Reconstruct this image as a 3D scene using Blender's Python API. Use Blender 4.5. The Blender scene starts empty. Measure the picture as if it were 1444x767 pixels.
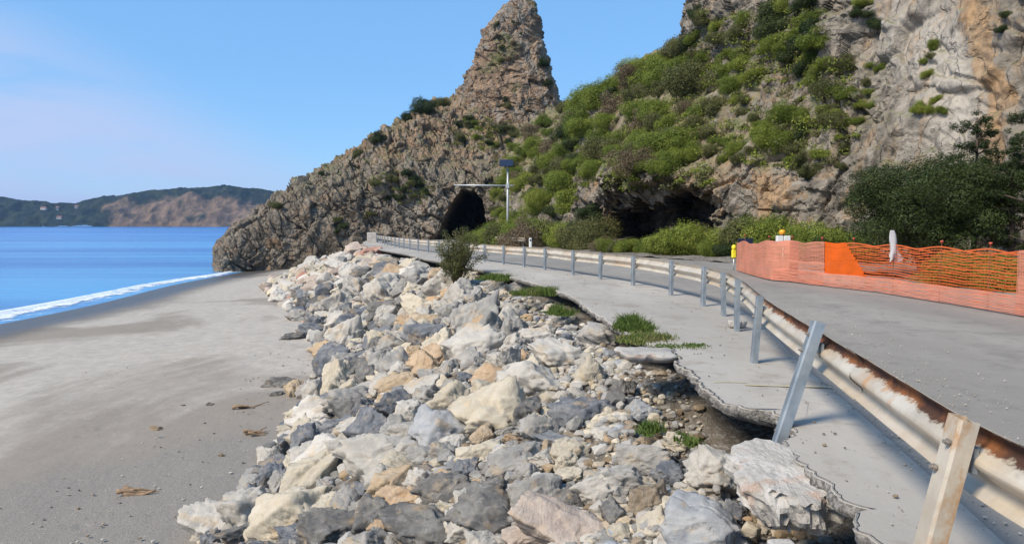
import bpy, math, random
import numpy as np
from mathutils import Vector, Matrix
from mathutils.bvhtree import BVHTree

R_ = math.radians
random.seed(7)
rng = np.random.default_rng(11)
SC = bpy.context.scene
COL = SC.collection

# ------------------------------------------------------------------ camera
F_PX, CX, CY, EYE = 1050.0, 722.0, 383.5, 1.6
PITCH = math.atan((CY - 316.0) / F_PX)
cam_d = bpy.data.cameras.new('camera')
cam_d.sensor_width = 36.0
cam_d.lens = 36.0 * F_PX / 1444.0
cam_d.clip_start = 0.05
cam_d.clip_end = 20000
cam = bpy.data.objects.new('camera', cam_d)
COL.objects.link(cam)
cam.location = (0, 0, EYE)
cam.rotation_euler = (math.pi / 2 - PITCH, 0, 0)
SC.camera = cam

# ------------------------------------------------------------------ light
SUN_EL, SUN_AZ = R_(44), R_(-128)      # azimuth measured from +Y towards +X
wd = bpy.data.worlds.new('World')
SC.world = wd
wd.use_nodes = True
wn, wl = wd.node_tree.nodes, wd.node_tree.links
wn.clear()
w_out = wn.new('ShaderNodeOutputWorld')
w_bg = wn.new('ShaderNodeBackground')
w_sky = wn.new('ShaderNodeTexSky')
w_sky.sky_type = 'NISHITA'
w_sky.sun_disc = False
w_sky.sun_elevation = SUN_EL
w_sky.sun_rotation = SUN_AZ
w_sky.altitude = 10
w_sky.air_density = 1.0
w_sky.dust_density = 0.0
w_sky.ozone_density = 4.0
w_bg.inputs['Strength'].default_value = 0.108
# soft bank of thin cloud over the open sea
w_tc = wn.new('ShaderNodeTexCoord')
w_map = wn.new('ShaderNodeMapping')
w_map.inputs['Scale'].default_value = (2.2, 2.2, 10.0)
w_map.inputs['Location'].default_value = (0.35, 0.0, 0.45)
w_noi = wn.new('ShaderNodeTexNoise')
w_noi.inputs['Scale'].default_value = 1.5
w_noi.inputs['Detail'].default_value = 5
w_noi.inputs['Roughness'].default_value = 0.5
w_mr = wn.new('ShaderNodeMapRange')
w_mr.inputs['From Min'].default_value = 0.26
w_mr.inputs['From Max'].default_value = 0.55
w_mr.interpolation_type = 'SMOOTHSTEP'
w_sep = wn.new('ShaderNodeSeparateXYZ')
w_mx = wn.new('ShaderNodeMapRange')
w_mx.inputs['From Min'].default_value = 0.04
w_mx.inputs['From Max'].default_value = 0.20
w_mx.interpolation_type = 'SMOOTHSTEP'
w_mul = wn.new('ShaderNodeMath')
w_mul.operation = 'MULTIPLY'
w_mul2 = wn.new('ShaderNodeMath')
w_mul2.operation = 'MULTIPLY'
w_mul2.inputs[1].default_value = 0.95
w_mix = wn.new('ShaderNodeMix')
w_mix.data_type = 'RGBA'
w_mix.inputs['B'].default_value = (3.3, 4.05, 5.9, 1)
w_hsv = wn.new('ShaderNodeHueSaturation')
w_hsv.inputs['Saturation'].default_value = 1.1
wl.new(w_tc.outputs['Generated'], w_map.inputs['Vector'])
wl.new(w_map.outputs['Vector'], w_noi.inputs['Vector'])
wl.new(w_noi.outputs['Fac'], w_mr.inputs['Value'])
wl.new(w_tc.outputs['Generated'], w_sep.inputs[0])
w_ma = wn.new('ShaderNodeMath'); w_ma.operation = 'MULTIPLY'; w_ma.inputs[1].default_value = -0.59
w_mb = wn.new('ShaderNodeMath'); w_mb.operation = 'SUBTRACT'
wl.new(w_sep.outputs['X'], w_ma.inputs[0])
wl.new(w_ma.outputs[0], w_mb.inputs[0])
wl.new(w_sep.outputs['Z'], w_mb.inputs[1])
wl.new(w_mb.outputs[0], w_mx.inputs['Value'])
wl.new(w_mr.outputs['Result'], w_mul.inputs[0])
wl.new(w_mx.outputs['Result'], w_mul.inputs[1])
wl.new(w_mul.outputs[0], w_mul2.inputs[0])
wl.new(w_sky.outputs['Color'], w_hsv.inputs['Color'])
w_even = wn.new('ShaderNodeMix')
w_even.data_type = 'RGBA'
w_even.inputs['Factor'].default_value = 0.62
w_even.inputs['B'].default_value = (1.5, 3.5, 6.5, 1)
wl.new(w_hsv.outputs['Color'], w_even.inputs['A'])
wl.new(w_even.outputs['Result'], w_mix.inputs['A'])
wl.new(w_mul2.outputs[0], w_mix.inputs['Factor'])
wl.new(w_mix.outputs['Result'], w_bg.inputs['Color'])
wl.new(w_bg.outputs[0], w_out.inputs['Surface'])

sun_d = bpy.data.lights.new('sun', 'SUN')
sun_d.energy = 3.6
sun_d.angle = R_(18.0)
sun_d.color = (1.0, 0.90, 0.75)
sun = bpy.data.objects.new('sun', sun_d)
COL.objects.link(sun)
sdir = Vector((math.sin(SUN_AZ) * math.cos(SUN_EL), math.cos(SUN_AZ) * math.cos(SUN_EL), math.sin(SUN_EL)))
sun.rotation_euler = sdir.to_track_quat('Z', 'Y').to_euler()
sun.location = (0, 0, 60)

SC.view_settings.view_transform = 'Standard'
SC.view_settings.look = 'None'
SC.view_settings.gamma = 1
SC.view_settings.use_curve_mapping = False
SC.view_settings.exposure = 0.56
SC.render.engine = 'CYCLES'
SC.cycles.use_denoising = True
SC.cycles.max_bounces = 6
SC.cycles.diffuse_bounces = 3
SC.cycles.glossy_bounces = 3
SC.cycles.transparent_max_bounces = 8
SC.cycles.volume_bounces = 0

# ------------------------------------------------------------------ pixel <-> place helpers
_cp, _sp = math.cos(PITCH), math.sin(PITCH)

def ray(px, py):
    a, b = (px - CX) / F_PX, -(py - CY) / F_PX
    return Vector((a, _cp + b * _sp, -_sp + b * _cp))

def P(px, py, d):                      # point on that line of sight, d metres ahead
    r = ray(px, py)
    r = r * (d / r.y)
    return (r.x, r.y, r.z + EYE)

def G(px, py, z=0.0):                  # point on a level plane
    r = ray(px, py)
    k = (z - EYE) / r.z
    return (r.x * k, r.y * k, z)

def zr(y):                             # road level: falls very gently towards the tunnel
    return -0.005 * np.maximum(0, np.asarray(y, float) - 25)

def GR(px, py):                        # point on the road
    r = ray(px, py)
    k0 = 1.0
    for _ in range(60):
        k0 = (float(zr(r.y * k0)) - EYE) / r.z
    return (r.x * k0, r.y * k0, float(zr(r.y * k0)))

def proj(p):
    p = np.asarray(p, float)
    x, y, z = p[..., 0], p[..., 1], p[..., 2] - EYE
    f = y * _cp - z * _sp
    u = y * _sp + z * _cp
    f = np.where(f < 0.05, 0.05, f)
    return CX + F_PX * x / f, CY - F_PX * u / f, f

# ------------------------------------------------------------------ noise
_perm = np.random.default_rng(3).permutation(256)
_perm = np.concatenate([_perm, _perm, _perm])
_grad = np.array([[1,1,0],[-1,1,0],[1,-1,0],[-1,-1,0],[1,0,1],[-1,0,1],[1,0,-1],[-1,0,-1],[0,1,1],[0,-1,1],[0,1,-1],[0,-1,-1]], float)

def perlin(p):
    p = np.asarray(p, float)
    i = np.floor(p).astype(np.int64)
    f = p - i
    i &= 255
    u = f * f * f * (f * (f * 6 - 15) + 10)
    res = 0
    for dx in (0, 1):
        for dy in (0, 1):
            for dz in (0, 1):
                h = _perm[_perm[_perm[(i[:, 0] + dx) & 255] + ((i[:, 1] + dy) & 255)] + ((i[:, 2] + dz) & 255)] % 12
                g = _grad[h]
                dot = g[:, 0] * (f[:, 0] - dx) + g[:, 1] * (f[:, 1] - dy) + g[:, 2] * (f[:, 2] - dz)
                w = (u[:, 0] if dx else 1 - u[:, 0]) * (u[:, 1] if dy else 1 - u[:, 1]) * (u[:, 2] if dz else 1 - u[:, 2])
                res = res + w * dot
    return res

def fbm(p, octv=4, rough=0.5):
    p = np.asarray(p, float)
    a, s, t = 1.0, 0.0, 0.0
    for k in range(octv):
        s = s + a * perlin(p * (2.03 ** k) + 17.3 * k)
        t += a
        a *= rough
    return s / t

def ridged(p, octv=4):
    a, s, t = 1.0, 0.0, 0.0
    for k in range(octv):
        s = s + a * (1 - 2 * np.abs(perlin(p * (2.03 ** k) + 31.7 * k)))
        t += a
        a *= 0.5
    return s / t

def worley(p):
    p = np.asarray(p, float)
    i = np.floor(p).astype(np.int64)
    f1 = np.full(len(p), 9.0)
    f2 = np.full(len(p), 9.0)
    cid = np.zeros(len(p))
    tilt = np.zeros(len(p))
    for dx in (-1, 0, 1):
        for dy in (-1, 0, 1):
            for dz in (-1, 0, 1):
                c = i + np.array([dx, dy, dz])
                m = c & 255
                h = _perm[_perm[_perm[m[:, 0]] + m[:, 1]] + m[:, 2]]
                h2 = _perm[h + 57]
                h3 = _perm[h2 + 101]
                h4 = _perm[h3 + 13]
                q = c + np.stack([h, h2, h3], 1) / 255.0
                d = np.sqrt(((p - q) ** 2).sum(1))
                closer = d < f1
                f2 = np.where(closer, f1, np.minimum(f2, d))
                cid = np.where(closer, h4 / 255.0, cid)
                tl = (p[:, 0] - q[:, 0]) * (h2 / 127.5 - 1) + (p[:, 1] - q[:, 1]) * (h3 / 127.5 - 1) + (p[:, 2] - q[:, 2]) * (h4 / 127.5 - 1)
                tilt = np.where(closer, tl, tilt)
                f1 = np.where(closer, d, f1)
    return f2 - f1, cid, tilt

def sstep(a, b, x):
    t = np.clip((x - a) / (b - a), 0, 1)
    return t * t * (3 - 2 * t)

def catmull(keys, t):
    """keys (n,3); t in [0, n-1] array"""
    k = np.asarray(keys, float)
    n = len(k)
    t = np.clip(np.asarray(t, float), 0, n - 1 - 1e-9)
    i = np.floor(t).astype(int)
    f = (t - i)[:, None]
    p0, p1, p2, p3 = k[np.maximum(i - 1, 0)], k[i], k[np.minimum(i + 1, n - 1)], k[np.minimum(i + 2, n - 1)]
    return 0.5 * ((2 * p1) + (-p0 + p2) * f + (2 * p0 - 5 * p1 + 4 * p2 - p3) * f ** 2 + (-p0 + 3 * p1 - 3 * p2 + p3) * f ** 3)

def resample(keys, step):
    k = np.asarray(keys, float)
    d = catmull(k, np.linspace(0, len(k) - 1, 60 * len(k)))
    s = np.concatenate([[0], np.cumsum(np.sqrt((np.diff(d, axis=0) ** 2).sum(1)))])
    n = max(2, int(s[-1] / step) + 1)
    q = np.linspace(0, s[-1], n)
    return np.stack([np.interp(q, s, d[:, j]) for j in range(d.shape[1])], 1)

# ------------------------------------------------------------------ mesh helpers
def mesh_np(name, V, quads=None, tris=None, mats=(), smooth=True, mat_idx=None):
    me = bpy.data.meshes.new(name)
    V = np.asarray(V, np.float32)
    nq = 0 if quads is None else len(quads)
    nt = 0 if tris is None else len(tris)
    me.vertices.add(len(V))
    me.vertices.foreach_set('co', V.ravel())
    loops = []
    if nq: loops.append(np.asarray(quads, np.int32).ravel())
    if nt: loops.append(np.asarray(tris, np.int32).ravel())
    li = np.concatenate(loops)
    me.loops.add(len(li))
    me.loops.foreach_set('vertex_index', li)
    me.polygons.add(nq + nt)
    tot = np.concatenate([np.full(nq, 4, np.int32), np.full(nt, 3, np.int32)])
    st = np.concatenate([[0], np.cumsum(tot)[:-1]]).astype(np.int32)
    me.polygons.foreach_set('loop_start', st)
    me.polygons.foreach_set('loop_total', tot)
    me.polygons.foreach_set('use_smooth', np.full(nq + nt, smooth))
    for m in mats: me.materials.append(m)
    if mat_idx is not None:
        me.polygons.foreach_set('material_index', np.asarray(mat_idx, np.int32))
    me.update(calc_edges=True)
    me.validate()
    return me

def set_attr(me, name, arr):           # per-vertex RGB data layer
    a = me.attributes.new(name, 'FLOAT_COLOR', 'POINT')
    arr = np.asarray(arr, np.float32)
    full = np.ones((len(arr), 4), np.float32)
    full[:, :arr.shape[1]] = arr
    a.data.foreach_set('color', full.ravel())

def grid_quads(nu, nv, wrap=False):
    a = np.arange(nu * nv).reshape(nu, nv)
    if wrap: a = np.concatenate([a, a[:1]], 0)
    return np.stack([a[:-1, :-1], a[1:, :-1], a[1:, 1:], a[:-1, 1:]], -1).reshape(-1, 4)

def link(name, me, parent=None, **props):
    o = bpy.data.objects.new(name, me)
    COL.objects.link(o)
    if parent is not None: o.parent = parent
    for k, v in props.items():
        if v is not None: o[k] = v
    return o

def thing(name, label, cat, loc=(0, 0, 0), rz=0.0, group=None):
    o = bpy.data.objects.new(name, None)
    o.empty_display_size = 0.2
    COL.objects.link(o)
    o.location = loc
    o.rotation_euler = (0, 0, rz)
    o['label'] = label
    o['category'] = cat
    if group: o['group'] = group
    return o

class MB:
    """collects boxes, tubes and lofts into one mesh"""
    def __init__(s):
        s.V, s.Q, s.T, s.n = [], [], [], 0
    def add(s, V, Q=None, T=None):
        V = np.asarray(V, float)
        if Q is not None and len(Q): s.Q.append(np.asarray(Q) + s.n)
        if T is not None and len(T): s.T.append(np.asarray(T) + s.n)
        s.V.append(V)
        s.n += len(V)
        return s
    def box(s, c, size, M=None, bev=0.0):
        x, y, z = [q / 2 for q in size]
        b = min(bev, x * .9, y * .9, z * .9)
        if b <= 0:
            V = np.array([[-x,-y,-z],[x,-y,-z],[x,y,-z],[-x,y,-z],[-x,-y,z],[x,-y,z],[x,y,z],[-x,y,z]])
            Q = [[0,3,2,1],[4,5,6,7],[0,1,5,4],[1,2,6,5],[2,3,7,6],[3,0,4,7]]
            T = []
        else:
            ring = lambda zz, i: [[-x+i,-y,zz],[x-i,-y,zz],[x,-y+i,zz],[x,y-i,zz],[x-i,y,zz],[-x+i,y,zz],[-x,y-i,zz],[-x,-y+i,zz]]
            inner = lambda zz: [[(v[0]) * (x-b)/x, v[1] * (y-b)/y, zz] for v in ring(zz, b)]
            V = np.array(inner(-z) + ring(-z+b, b) + ring(z-b, b) + inner(z))
            Q = []
            for k in range(3):
                for j in range(8):
                    a0, a1 = k*8 + j, k*8 + (j+1) % 8
                    Q.append([a0, a1, a1+8, a0+8])
            T = []
            for j in range(1, 7):
                T.append([0, j+1, j]); T.append([24, 24+j, 25+j])
        if M is not None: V = V @ np.array(M.to_3x3()).T
        return s.add(V + np.array(c), Q, T)
    def tube(s, pts, rad, seg=8, cap=True):
        pts = np.asarray(pts, float)
        rad = np.broadcast_to(np.asarray(rad, float), (len(pts),))
        tan = np.gradient(pts, axis=0)
        tan /= np.linalg.norm(tan, axis=1)[:, None] + 1e-9
        ref = np.array([0, 0, 1.0]) if abs(tan[0][2]) < .9 else np.array([1.0, 0, 0])
        V = []
        for p, t, r in zip(pts, tan, rad):
            a = np.cross(t, ref); a /= np.linalg.norm(a) + 1e-9
            b = np.cross(t, a)
            th = np.arange(seg) / seg * 2 * math.pi
            V.append(p + r * (np.cos(th)[:, None] * a + np.sin(th)[:, None] * b))
        n = len(pts)
        V = np.concatenate(V)
        Q = []
        for k in range(n - 1):
            for j in range(seg):
                Q.append([k*seg + j, k*seg + (j+1) % seg, (k+1)*seg + (j+1) % seg, (k+1)*seg + j])
        T = []
        if cap:
            for j in range(1, seg - 1):
                T.append([0, j+1, j]); T.append([(n-1)*seg, (n-1)*seg + j, (n-1)*seg + j + 1])
        return s.add(V, Q, T)
    def loft(s, rings, closed=True, cap=False):
        rings = np.asarray(rings, float)
        n, m = rings.shape[:2]
        Q = []
        for k in range(n - 1):
            for j in range(m if closed else m - 1):
                j2 = (j + 1) % m
                Q.append([k*m + j, k*m + j2, (k+1)*m + j2, (k+1)*m + j])
        T = []
        if cap:
            for j in range(1, m - 1):
                T.append([0, j+1, j]); T.append([(n-1)*m, (n-1)*m + j, (n-1)*m + j + 1])
        return s.add(rings.reshape(-1, 3), Q, T)
    def mesh(s, name, mat, smooth=False):
        V = np.concatenate(s.V)
        Q = np.concatenate(s.Q) if s.Q else None
        T = np.concatenate(s.T) if s.T else None
        return mesh_np(name, V, Q, T, [mat], smooth)
    def build(s, name, mat, parent=None, smooth=False, **props):
        return link(name, s.mesh(name, mat, smooth), parent, **props)

# ------------------------------------------------------------------ material helpers
class NT:
    def __init__(s, name):
        s.m = bpy.data.materials.new(name)
        s.m.use_nodes = True
        s.n, s.l = s.m.node_tree.nodes, s.m.node_tree.links
        s.b = s.n['Principled BSDF']
        s.out = s.n['Material Output']
        s.tc = s.n.new('ShaderNodeTexCoord')
        s.co = s.tc.outputs['Object']
    def put(s, sock, v):
        if isinstance(v, (int, float)): sock.default_value = v
        elif isinstance(v, tuple):
            sock.default_value = v if (len(v) == 4 or sock.type == 'VECTOR') else (*v, 1)
        else: s.l.new(v, sock)
    def mapping(s, scale=(1, 1, 1), rot=(0, 0, 0), loc=(0, 0, 0), co=None):
        m = s.n.new('ShaderNodeMapping')
        s.put(m.inputs['Vector'], co or s.co)
        m.inputs['Scale'].default_value = scale
        m.inputs['Rotation'].default_value = rot
        m.inputs['Location'].default_value = loc
        return m.outputs[0]
    def noise(s, scale, detail=4, rough=.55, co=None, dist=0):
        t = s.n.new('ShaderNodeTexNoise')
        s.put(t.inputs['Vector'], co or s.co)
        t.inputs['Scale'].default_value = scale
        t.inputs['Detail'].default_value = detail
        t.inputs['Roughness'].default_value = rough
        t.inputs['Distortion'].default_value = dist
        return t.outputs['Fac']
    def voro(s, scale, feature='DISTANCE_TO_EDGE', co=None, out='Distance'):
        t = s.n.new('ShaderNodeTexVoronoi')
        t.feature = feature
        s.put(t.inputs['Vector'], co or s.co)
        t.inputs['Scale'].default_value = scale
        return t.outputs[out]
    def rng(s, v, a, b, c=0.0, d=1.0, smooth=True):
        t = s.n.new('ShaderNodeMapRange')
        if smooth: t.interpolation_type = 'SMOOTHSTEP'
        s.put(t.inputs['Value'], v)
        for k, q in zip(('From Min', 'From Max', 'To Min', 'To Max'), (a, b, c, d)): s.put(t.inputs[k], q)
        return t.outputs['Result']
    def math(s, op, a, b=0.0, clamp=False):
        t = s.n.new('ShaderNodeMath')
        t.operation = op
        t.use_clamp = clamp
        s.put(t.inputs[0], a); s.put(t.inputs[1], b)
        return t.outputs[0]
    def mix(s, f, a, b, mode='MIX'):
        t = s.n.new('ShaderNodeMix')
        t.data_type = 'RGBA'
        t.blend_type = mode
        s.put(t.inputs['Factor'], f); s.put(t.inputs['A'], a); s.put(t.inputs['B'], b)
        return t.outputs['Result']
    def attr(s, name):
        t = s.n.new('ShaderNodeAttribute')
        t.attribute_name = name
        sp = s.n.new('ShaderNodeSeparateColor')
        s.l.new(t.outputs['Color'], sp.inputs[0])
        return sp.outputs[0], sp.outputs[1], sp.outputs[2], t.outputs['Color']
    def bump(s, h, strength=.5, dist=.05, normal=None):
        t = s.n.new('ShaderNodeBump')
        t.inputs['Strength'].default_value = strength
        t.inputs['Distance'].default_value = dist
        s.put(t.inputs['Height'], h)
        if normal is not None: s.put(t.inputs['Normal'], normal)
        return t.outputs[0]
    def fin(s, color, rough=.8, normal=None, metal=0.0, spec=.3):
        s.put(s.b.inputs['Base Color'], color)
        s.put(s.b.inputs['Roughness'], rough)
        s.put(s.b.inputs['Metallic'], metal)
        s.put(s.b.inputs['Specular IOR Level'], spec)
        if normal is not None: s.put(s.b.inputs['Normal'], normal)
        return s.m

def plain(name, col, rough=.6, metal=0.0, var=.18, scale=12.0, spec=.4):
    t = NT(name)
    n = t.noise(scale, 5)
    c = t.mix(t.rng(n, .3, .7), tuple(q * (1 - var) for q in col), tuple(min(1, q * (1 + var)) for q in col))
    return t.fin(c, rough, t.bump(n, .15, .01), metal, spec)

def cliff_mat(name, dark, light, ochre, soil, grass):
    t = NT(name)
    pale, och, veg, _ = t.attr('tone')
    big = t.noise(.22, 6, .6)
    mid = t.noise(1.3, 6, .65)
    fine = t.noise(6.0, 5, .7)
    streak = t.noise(1.0, 4, .6, t.mapping((1.5, 1.5, .16)))
    wv = t.n.new('ShaderNodeVectorMath'); wv.operation = 'ADD'
    wn_ = t.n.new('ShaderNodeTexNoise'); wn_.inputs['Scale'].default_value = .9; wn_.inputs['Detail'].default_value = 4
    t.l.new(t.co, wn_.inputs['Vector'])
    ws = t.n.new('ShaderNodeVectorMath'); ws.operation = 'SCALE'; ws.inputs['Scale'].default_value = 1.8
    t.l.new(wn_.outputs['Color'], ws.inputs[0]); t.l.new(t.co, wv.inputs[0]); t.l.new(ws.outputs[0], wv.inputs[1])
    vn = t.voro(.55, co=t.mapping((1.3, 1.3, .55), (0.3, 0.45, 0), co=wv.outputs[0]))
    c = t.mix(t.rng(mid, .32, .68), dark, light)
    c = t.mix(t.math('MULTIPLY', t.rng(big, .5, .72), .5), c, tuple(q * 1.25 for q in light))
    c = t.mix(t.math('MULTIPLY', t.rng(fine, .5, .75), .35), c, tuple(q * .55 for q in dark))
    c = t.mix(t.math('MULTIPLY', pale, t.rng(streak, .25, .6, .45, 1.0)), c, (.46, .415, .355))
    f_och = t.rng(t.math('ADD', och, t.math('MULTIPLY', t.math('SUBTRACT', t.noise(.8, 9, .72), .5), 2.2)), .50, .78)
    c = t.mix(t.math('MULTIPLY', t.rng(t.noise(1.0, 5, .65, t.mapping((1.1, 1.1, .14), loc=(3, 8, 1))), .52, .66), .45), c, tuple(q * .85 for q in ochre))
    c = t.mix(t.math('MULTIPLY', f_och, t.rng(mid, .3, .7, .45, .85)), c, t.mix(t.rng(t.noise(1.1, 6, .7, t.mapping((2, 2, .3))), .35, .65), tuple(q * .62 for q in ochre), tuple(q * 1.12 for q in ochre)))
    c = t.mix(t.math('MULTIPLY', t.rng(vn, .0, .05, .5, 0.0), t.rng(mid, .45, .6)), c, tuple(q * .6 for q in dark))
    c = t.mix(t.math('MULTIPLY', t.rng(streak, .52, .66), .62), c, tuple(q * .6 for q in dark))
    gn = t.rng(t.noise(.9, 5, .6), .35, .65)
    c = t.mix(veg, c, t.mix(gn, soil, grass))
    h = t.math('ADD', t.math('MULTIPLY', mid, 1.0), t.math('ADD', t.math('MULTIPLY', fine, .35), t.rng(vn, 0, .06, 0, .3)))
    return t.fin(c, .92, t.bump(h, .9, .2), 0, .15)

M = {}
M['headland'] = cliff_mat('headland_rock', (.09, .075, .058), (.255, .215, .168), (.34, .21, .12), (.20, .155, .10), (.09, .11, .035))
M['hillside'] = cliff_mat('hillside_rock', (.08, .068, .053), (.265, .23, .185), (.40, .245, .12), (.27, .20, .125), (.11, .14, .04))

def boulder_mat(name, use_obj):
    t = NT(name)
    if use_obj:
        oi = t.n.new('ShaderNodeObjectInfo')
        base = oi.outputs['Color']
        va = t.n.new('ShaderNodeVectorMath'); va.operation = 'ADD'
        t.l.new(t.co, va.inputs[0])
        cm = t.n.new('ShaderNodeCombineXYZ')
        r37 = t.math('MULTIPLY', oi.outputs['Random'], 37.0)
        for k in range(3): t.l.new(r37, cm.inputs[k])
        t.l.new(cm.outputs[0], va.inputs[1])
        co = va.outputs[0]
    else:
        base = t.attr('rock')[3]
        co = t.co
    n1 = t.noise(1.6, 6, .62, co)
    n2 = t.noise(7.0, 6, .7, co)
    n3 = t.noise(30.0, 4, .7, co)
    vein = t.noise(2.4, 3, .5, t.mapping((1, 4.5, 1), (.5, .2, .9), co=co), 1.2)
    c = t.mix(t.rng(n1, .35, .7), t.mix(1.0, base, (.86, .86, .86), 'MULTIPLY'), t.mix(.22, base, (.56, .51, .43)))
    c = t.mix(t.math('MULTIPLY', t.rng(n2, .52, .72), .35), c, t.mix(.28, base, (.60, .56, .50)))
    c = t.mix(t.math('MULTIPLY', t.rng(t.noise(1.1, 4, .6, t.mapping(loc=(5, 3, 9), co=co)), .54, .68), .42), c, (.47, .325, .17))
    c = t.mix(t.math('MULTIPLY', t.rng(vein, .61, .66), .35), c, t.mix(.5, base, (.60, .57, .52)))
    c = t.mix(t.math('MULTIPLY', t.rng(n3, .55, .8), .30), c, (.12, .115, .105))
    h = t.math('ADD', t.math('ADD', n1, t.math('MULTIPLY', n2, .4)), t.math('ADD', t.math('MULTIPLY', n3, .16), t.math('MULTIPLY', t.rng(vein, .4, .7), .12)))
    return t.fin(c, .88, t.bump(h, .55, .05), 0, .2)

M['boulder'] = boulder_mat('boulder_stone', True)
M['rubble'] = boulder_mat('rubble_stone', False)

def sand_mat():
    t = NT('beach_sand')
    wet, coarse, _, _ = t.attr('tone')
    big = t.noise(.11, 5, .55, t.mapping((1.0, .55, 1), (0, 0, .35)), .8)
    med = t.noise(2.2, 5, .6)
    fine = t.noise(55, 3, .7)
    c = t.mix(t.rng(med, .3, .7), (.36, .318, .27), (.43, .385, .33))
    c = t.mix(t.math('MULTIPLY', t.rng(big, .47, .58), .8), c, (.225, .19, .152))
    grain = t.mix(t.rng(fine, .42, .6), (.16, .143, .125), (.31, .28, .245))
    cf = t.math('MULTIPLY', t.rng(t.math('ADD', coarse, t.math('MULTIPLY', t.math('SUBTRACT', t.noise(.6, 5, .6), .5), .5)), .25, .75), .8)
    c = t.mix(cf, c, grain)
    c = t.mix(t.math('MULTIPLY', t.rng(t.noise(9, 4, .6), .66, .74), .5), c, (.20, .15, .10))
    c = t.mix(wet, c, (.085, .075, .065))
    rough = t.rng(wet, .3, 1, .92, .38)
    dim = t.math('MULTIPLY', t.rng(t.voro(1.5, 'F1'), .05, .28, -.35, 0), t.rng(t.noise(.25, 3, .5), .42, .55))
    h = t.math('ADD', t.math('ADD', dim, t.math('MULTIPLY', t.noise(.9, 4, .6, t.mapping((1, .45, 1))), 1.0)), t.math('ADD', t.math('MULTIPLY', t.noise(7, 4, .6), .35), t.math('MULTIPLY', fine, .16)))
    return t.fin(c, rough, t.bump(h, .5, .12), 0, .3)
M['sand'] = sand_mat()

def sea_mat():
    t = NT('sea_water')
    sep = t.n.new('ShaderNodeSeparateXYZ')
    t.l.new(t.co, sep.inputs[0])
    n = t.noise(.012, 4, .6, t.mapping((.35, 1.6, 1), (0, 0, .5)))
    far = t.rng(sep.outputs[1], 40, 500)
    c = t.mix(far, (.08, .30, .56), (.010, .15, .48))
    c = t.mix(t.math('MULTIPLY', t.rng(n, .45, .62), .55), c, (.06, .34, .68))
    n2 = t.noise(.02, 5, .6, t.mapping((.12, 1.3, 1), (0, 0, .35)))
    c = t.mix(t.math('MULTIPLY', t.rng(n2, .45, .6), .75), c, (.008, .10, .36))
    w = t.math('ADD', t.noise(.55, 4, .6, t.mapping((.5, 1, 1), (0, 0, .6))), t.math('MULTIPLY', t.noise(3.2, 3, .6), .22))
    return t.fin(c, .22, t.bump(w, .6, .4), 0, .16)
M['sea'] = sea_mat()

def foam_mat():
    t = NT('sea_foam')
    e, _, _, _ = t.attr('tone')
    n = t.noise(1.6, 6, .7, t.mapping((1, .5, 1)))
    a = t.rng(t.math('ADD', e, t.math('MULTIPLY', t.math('SUBTRACT', n, .5), 2.2)), .40, .95)
    t.put(t.b.inputs['Alpha'], a)
    return t.fin((.80, .83, .86), .7, t.bump(n, .6, .08), 0, .3)
M['foam'] = foam_mat()

def asphalt_mat(name, a, b, speck, stain=(.17, .16, .15)):
    t = NT(name)
    big = t.noise(.35, 6, .6, t.mapping((1, .35, 1)))
    fine = t.noise(90, 3, .7)
    med = t.noise(3.5, 6, .65)
    c = t.mix(t.rng(big, .36, .66), a, b)
    c = t.mix(t.math('MULTIPLY', t.rng(fine, .45, .65), speck), c, (.42, .40, .37))
    c = t.mix(t.math('MULTIPLY', t.rng(med, .54, .70), .55), c, stain)
    c = t.mix(t.math('MULTIPLY', t.rng(t.noise(1.1, 7, .7, t.mapping(loc=(7, 3, 0))), .52, .64), .5), c, stain)
    crack = t.voro(.42, co=t.mapping((1, 1, 1), (0, 0, .4)))
    c = t.mix(t.math('MULTIPLY', t.rng(crack, 0, .004, .5, 0), t.rng(big, .52, .62)), c, (.13, .125, .118))
    c = t.mix(t.math('MULTIPLY', t.rng(t.noise(.8, 7, .7, t.mapping((1, .25, 1), (0, 0, .1))), .5, .7), .35), c, tuple(q * .72 for q in a))
    h = t.math('ADD', t.math('MULTIPLY', fine, .4), med)
    return t.fin(c, .9, t.bump(h, .35, .02), 0, .25)
M['asphalt'] = asphalt_mat('road_asphalt', (.22, .203, .182), (.285, .265, .238), .22)
M['shoulder'] = asphalt_mat('shoulder_asphalt', (.33, .302, .265), (.44, .403, .355), .35, (.25, .205, .16))

def concrete_mat():
    t = NT('broken_concrete')
    n1, n2, n3 = t.noise(3, 6, .6), t.noise(16, 5, .7), t.voro(22)
    c = t.mix(t.rng(n1, .35, .65), (.36, .335, .30), (.50, .465, .42))
    c = t.mix(t.math('MULTIPLY', t.rng(t.noise(4.5, 3, .5, t.mapping(loc=(3, 1, 2))), .56, .68), .6), c, (.42, .27, .19))
    c = t.mix(t.math('MULTIPLY', t.rng(t.noise(34, 4, .7), .56, .68), .55), c, (.17, .155, .14))
    c = t.mix(t.math('MULTIPLY', t.rng(t.noise(22, 4, .7, t.mapping(loc=(9, 2, 4))), .58, .68), .5), c, (.58, .54, .49))
    return t.fin(c, .92, t.bump(t.math('ADD', n2, t.math('MULTIPLY', t.noise(60, 4, .7), .5)), .7, .03), 0, .2)
M['concrete'] = concrete_mat()

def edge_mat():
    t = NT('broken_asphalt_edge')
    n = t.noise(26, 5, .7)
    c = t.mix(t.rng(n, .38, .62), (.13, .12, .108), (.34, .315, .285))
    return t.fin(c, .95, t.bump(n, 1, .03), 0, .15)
M['edge'] = edge_mat()

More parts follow.
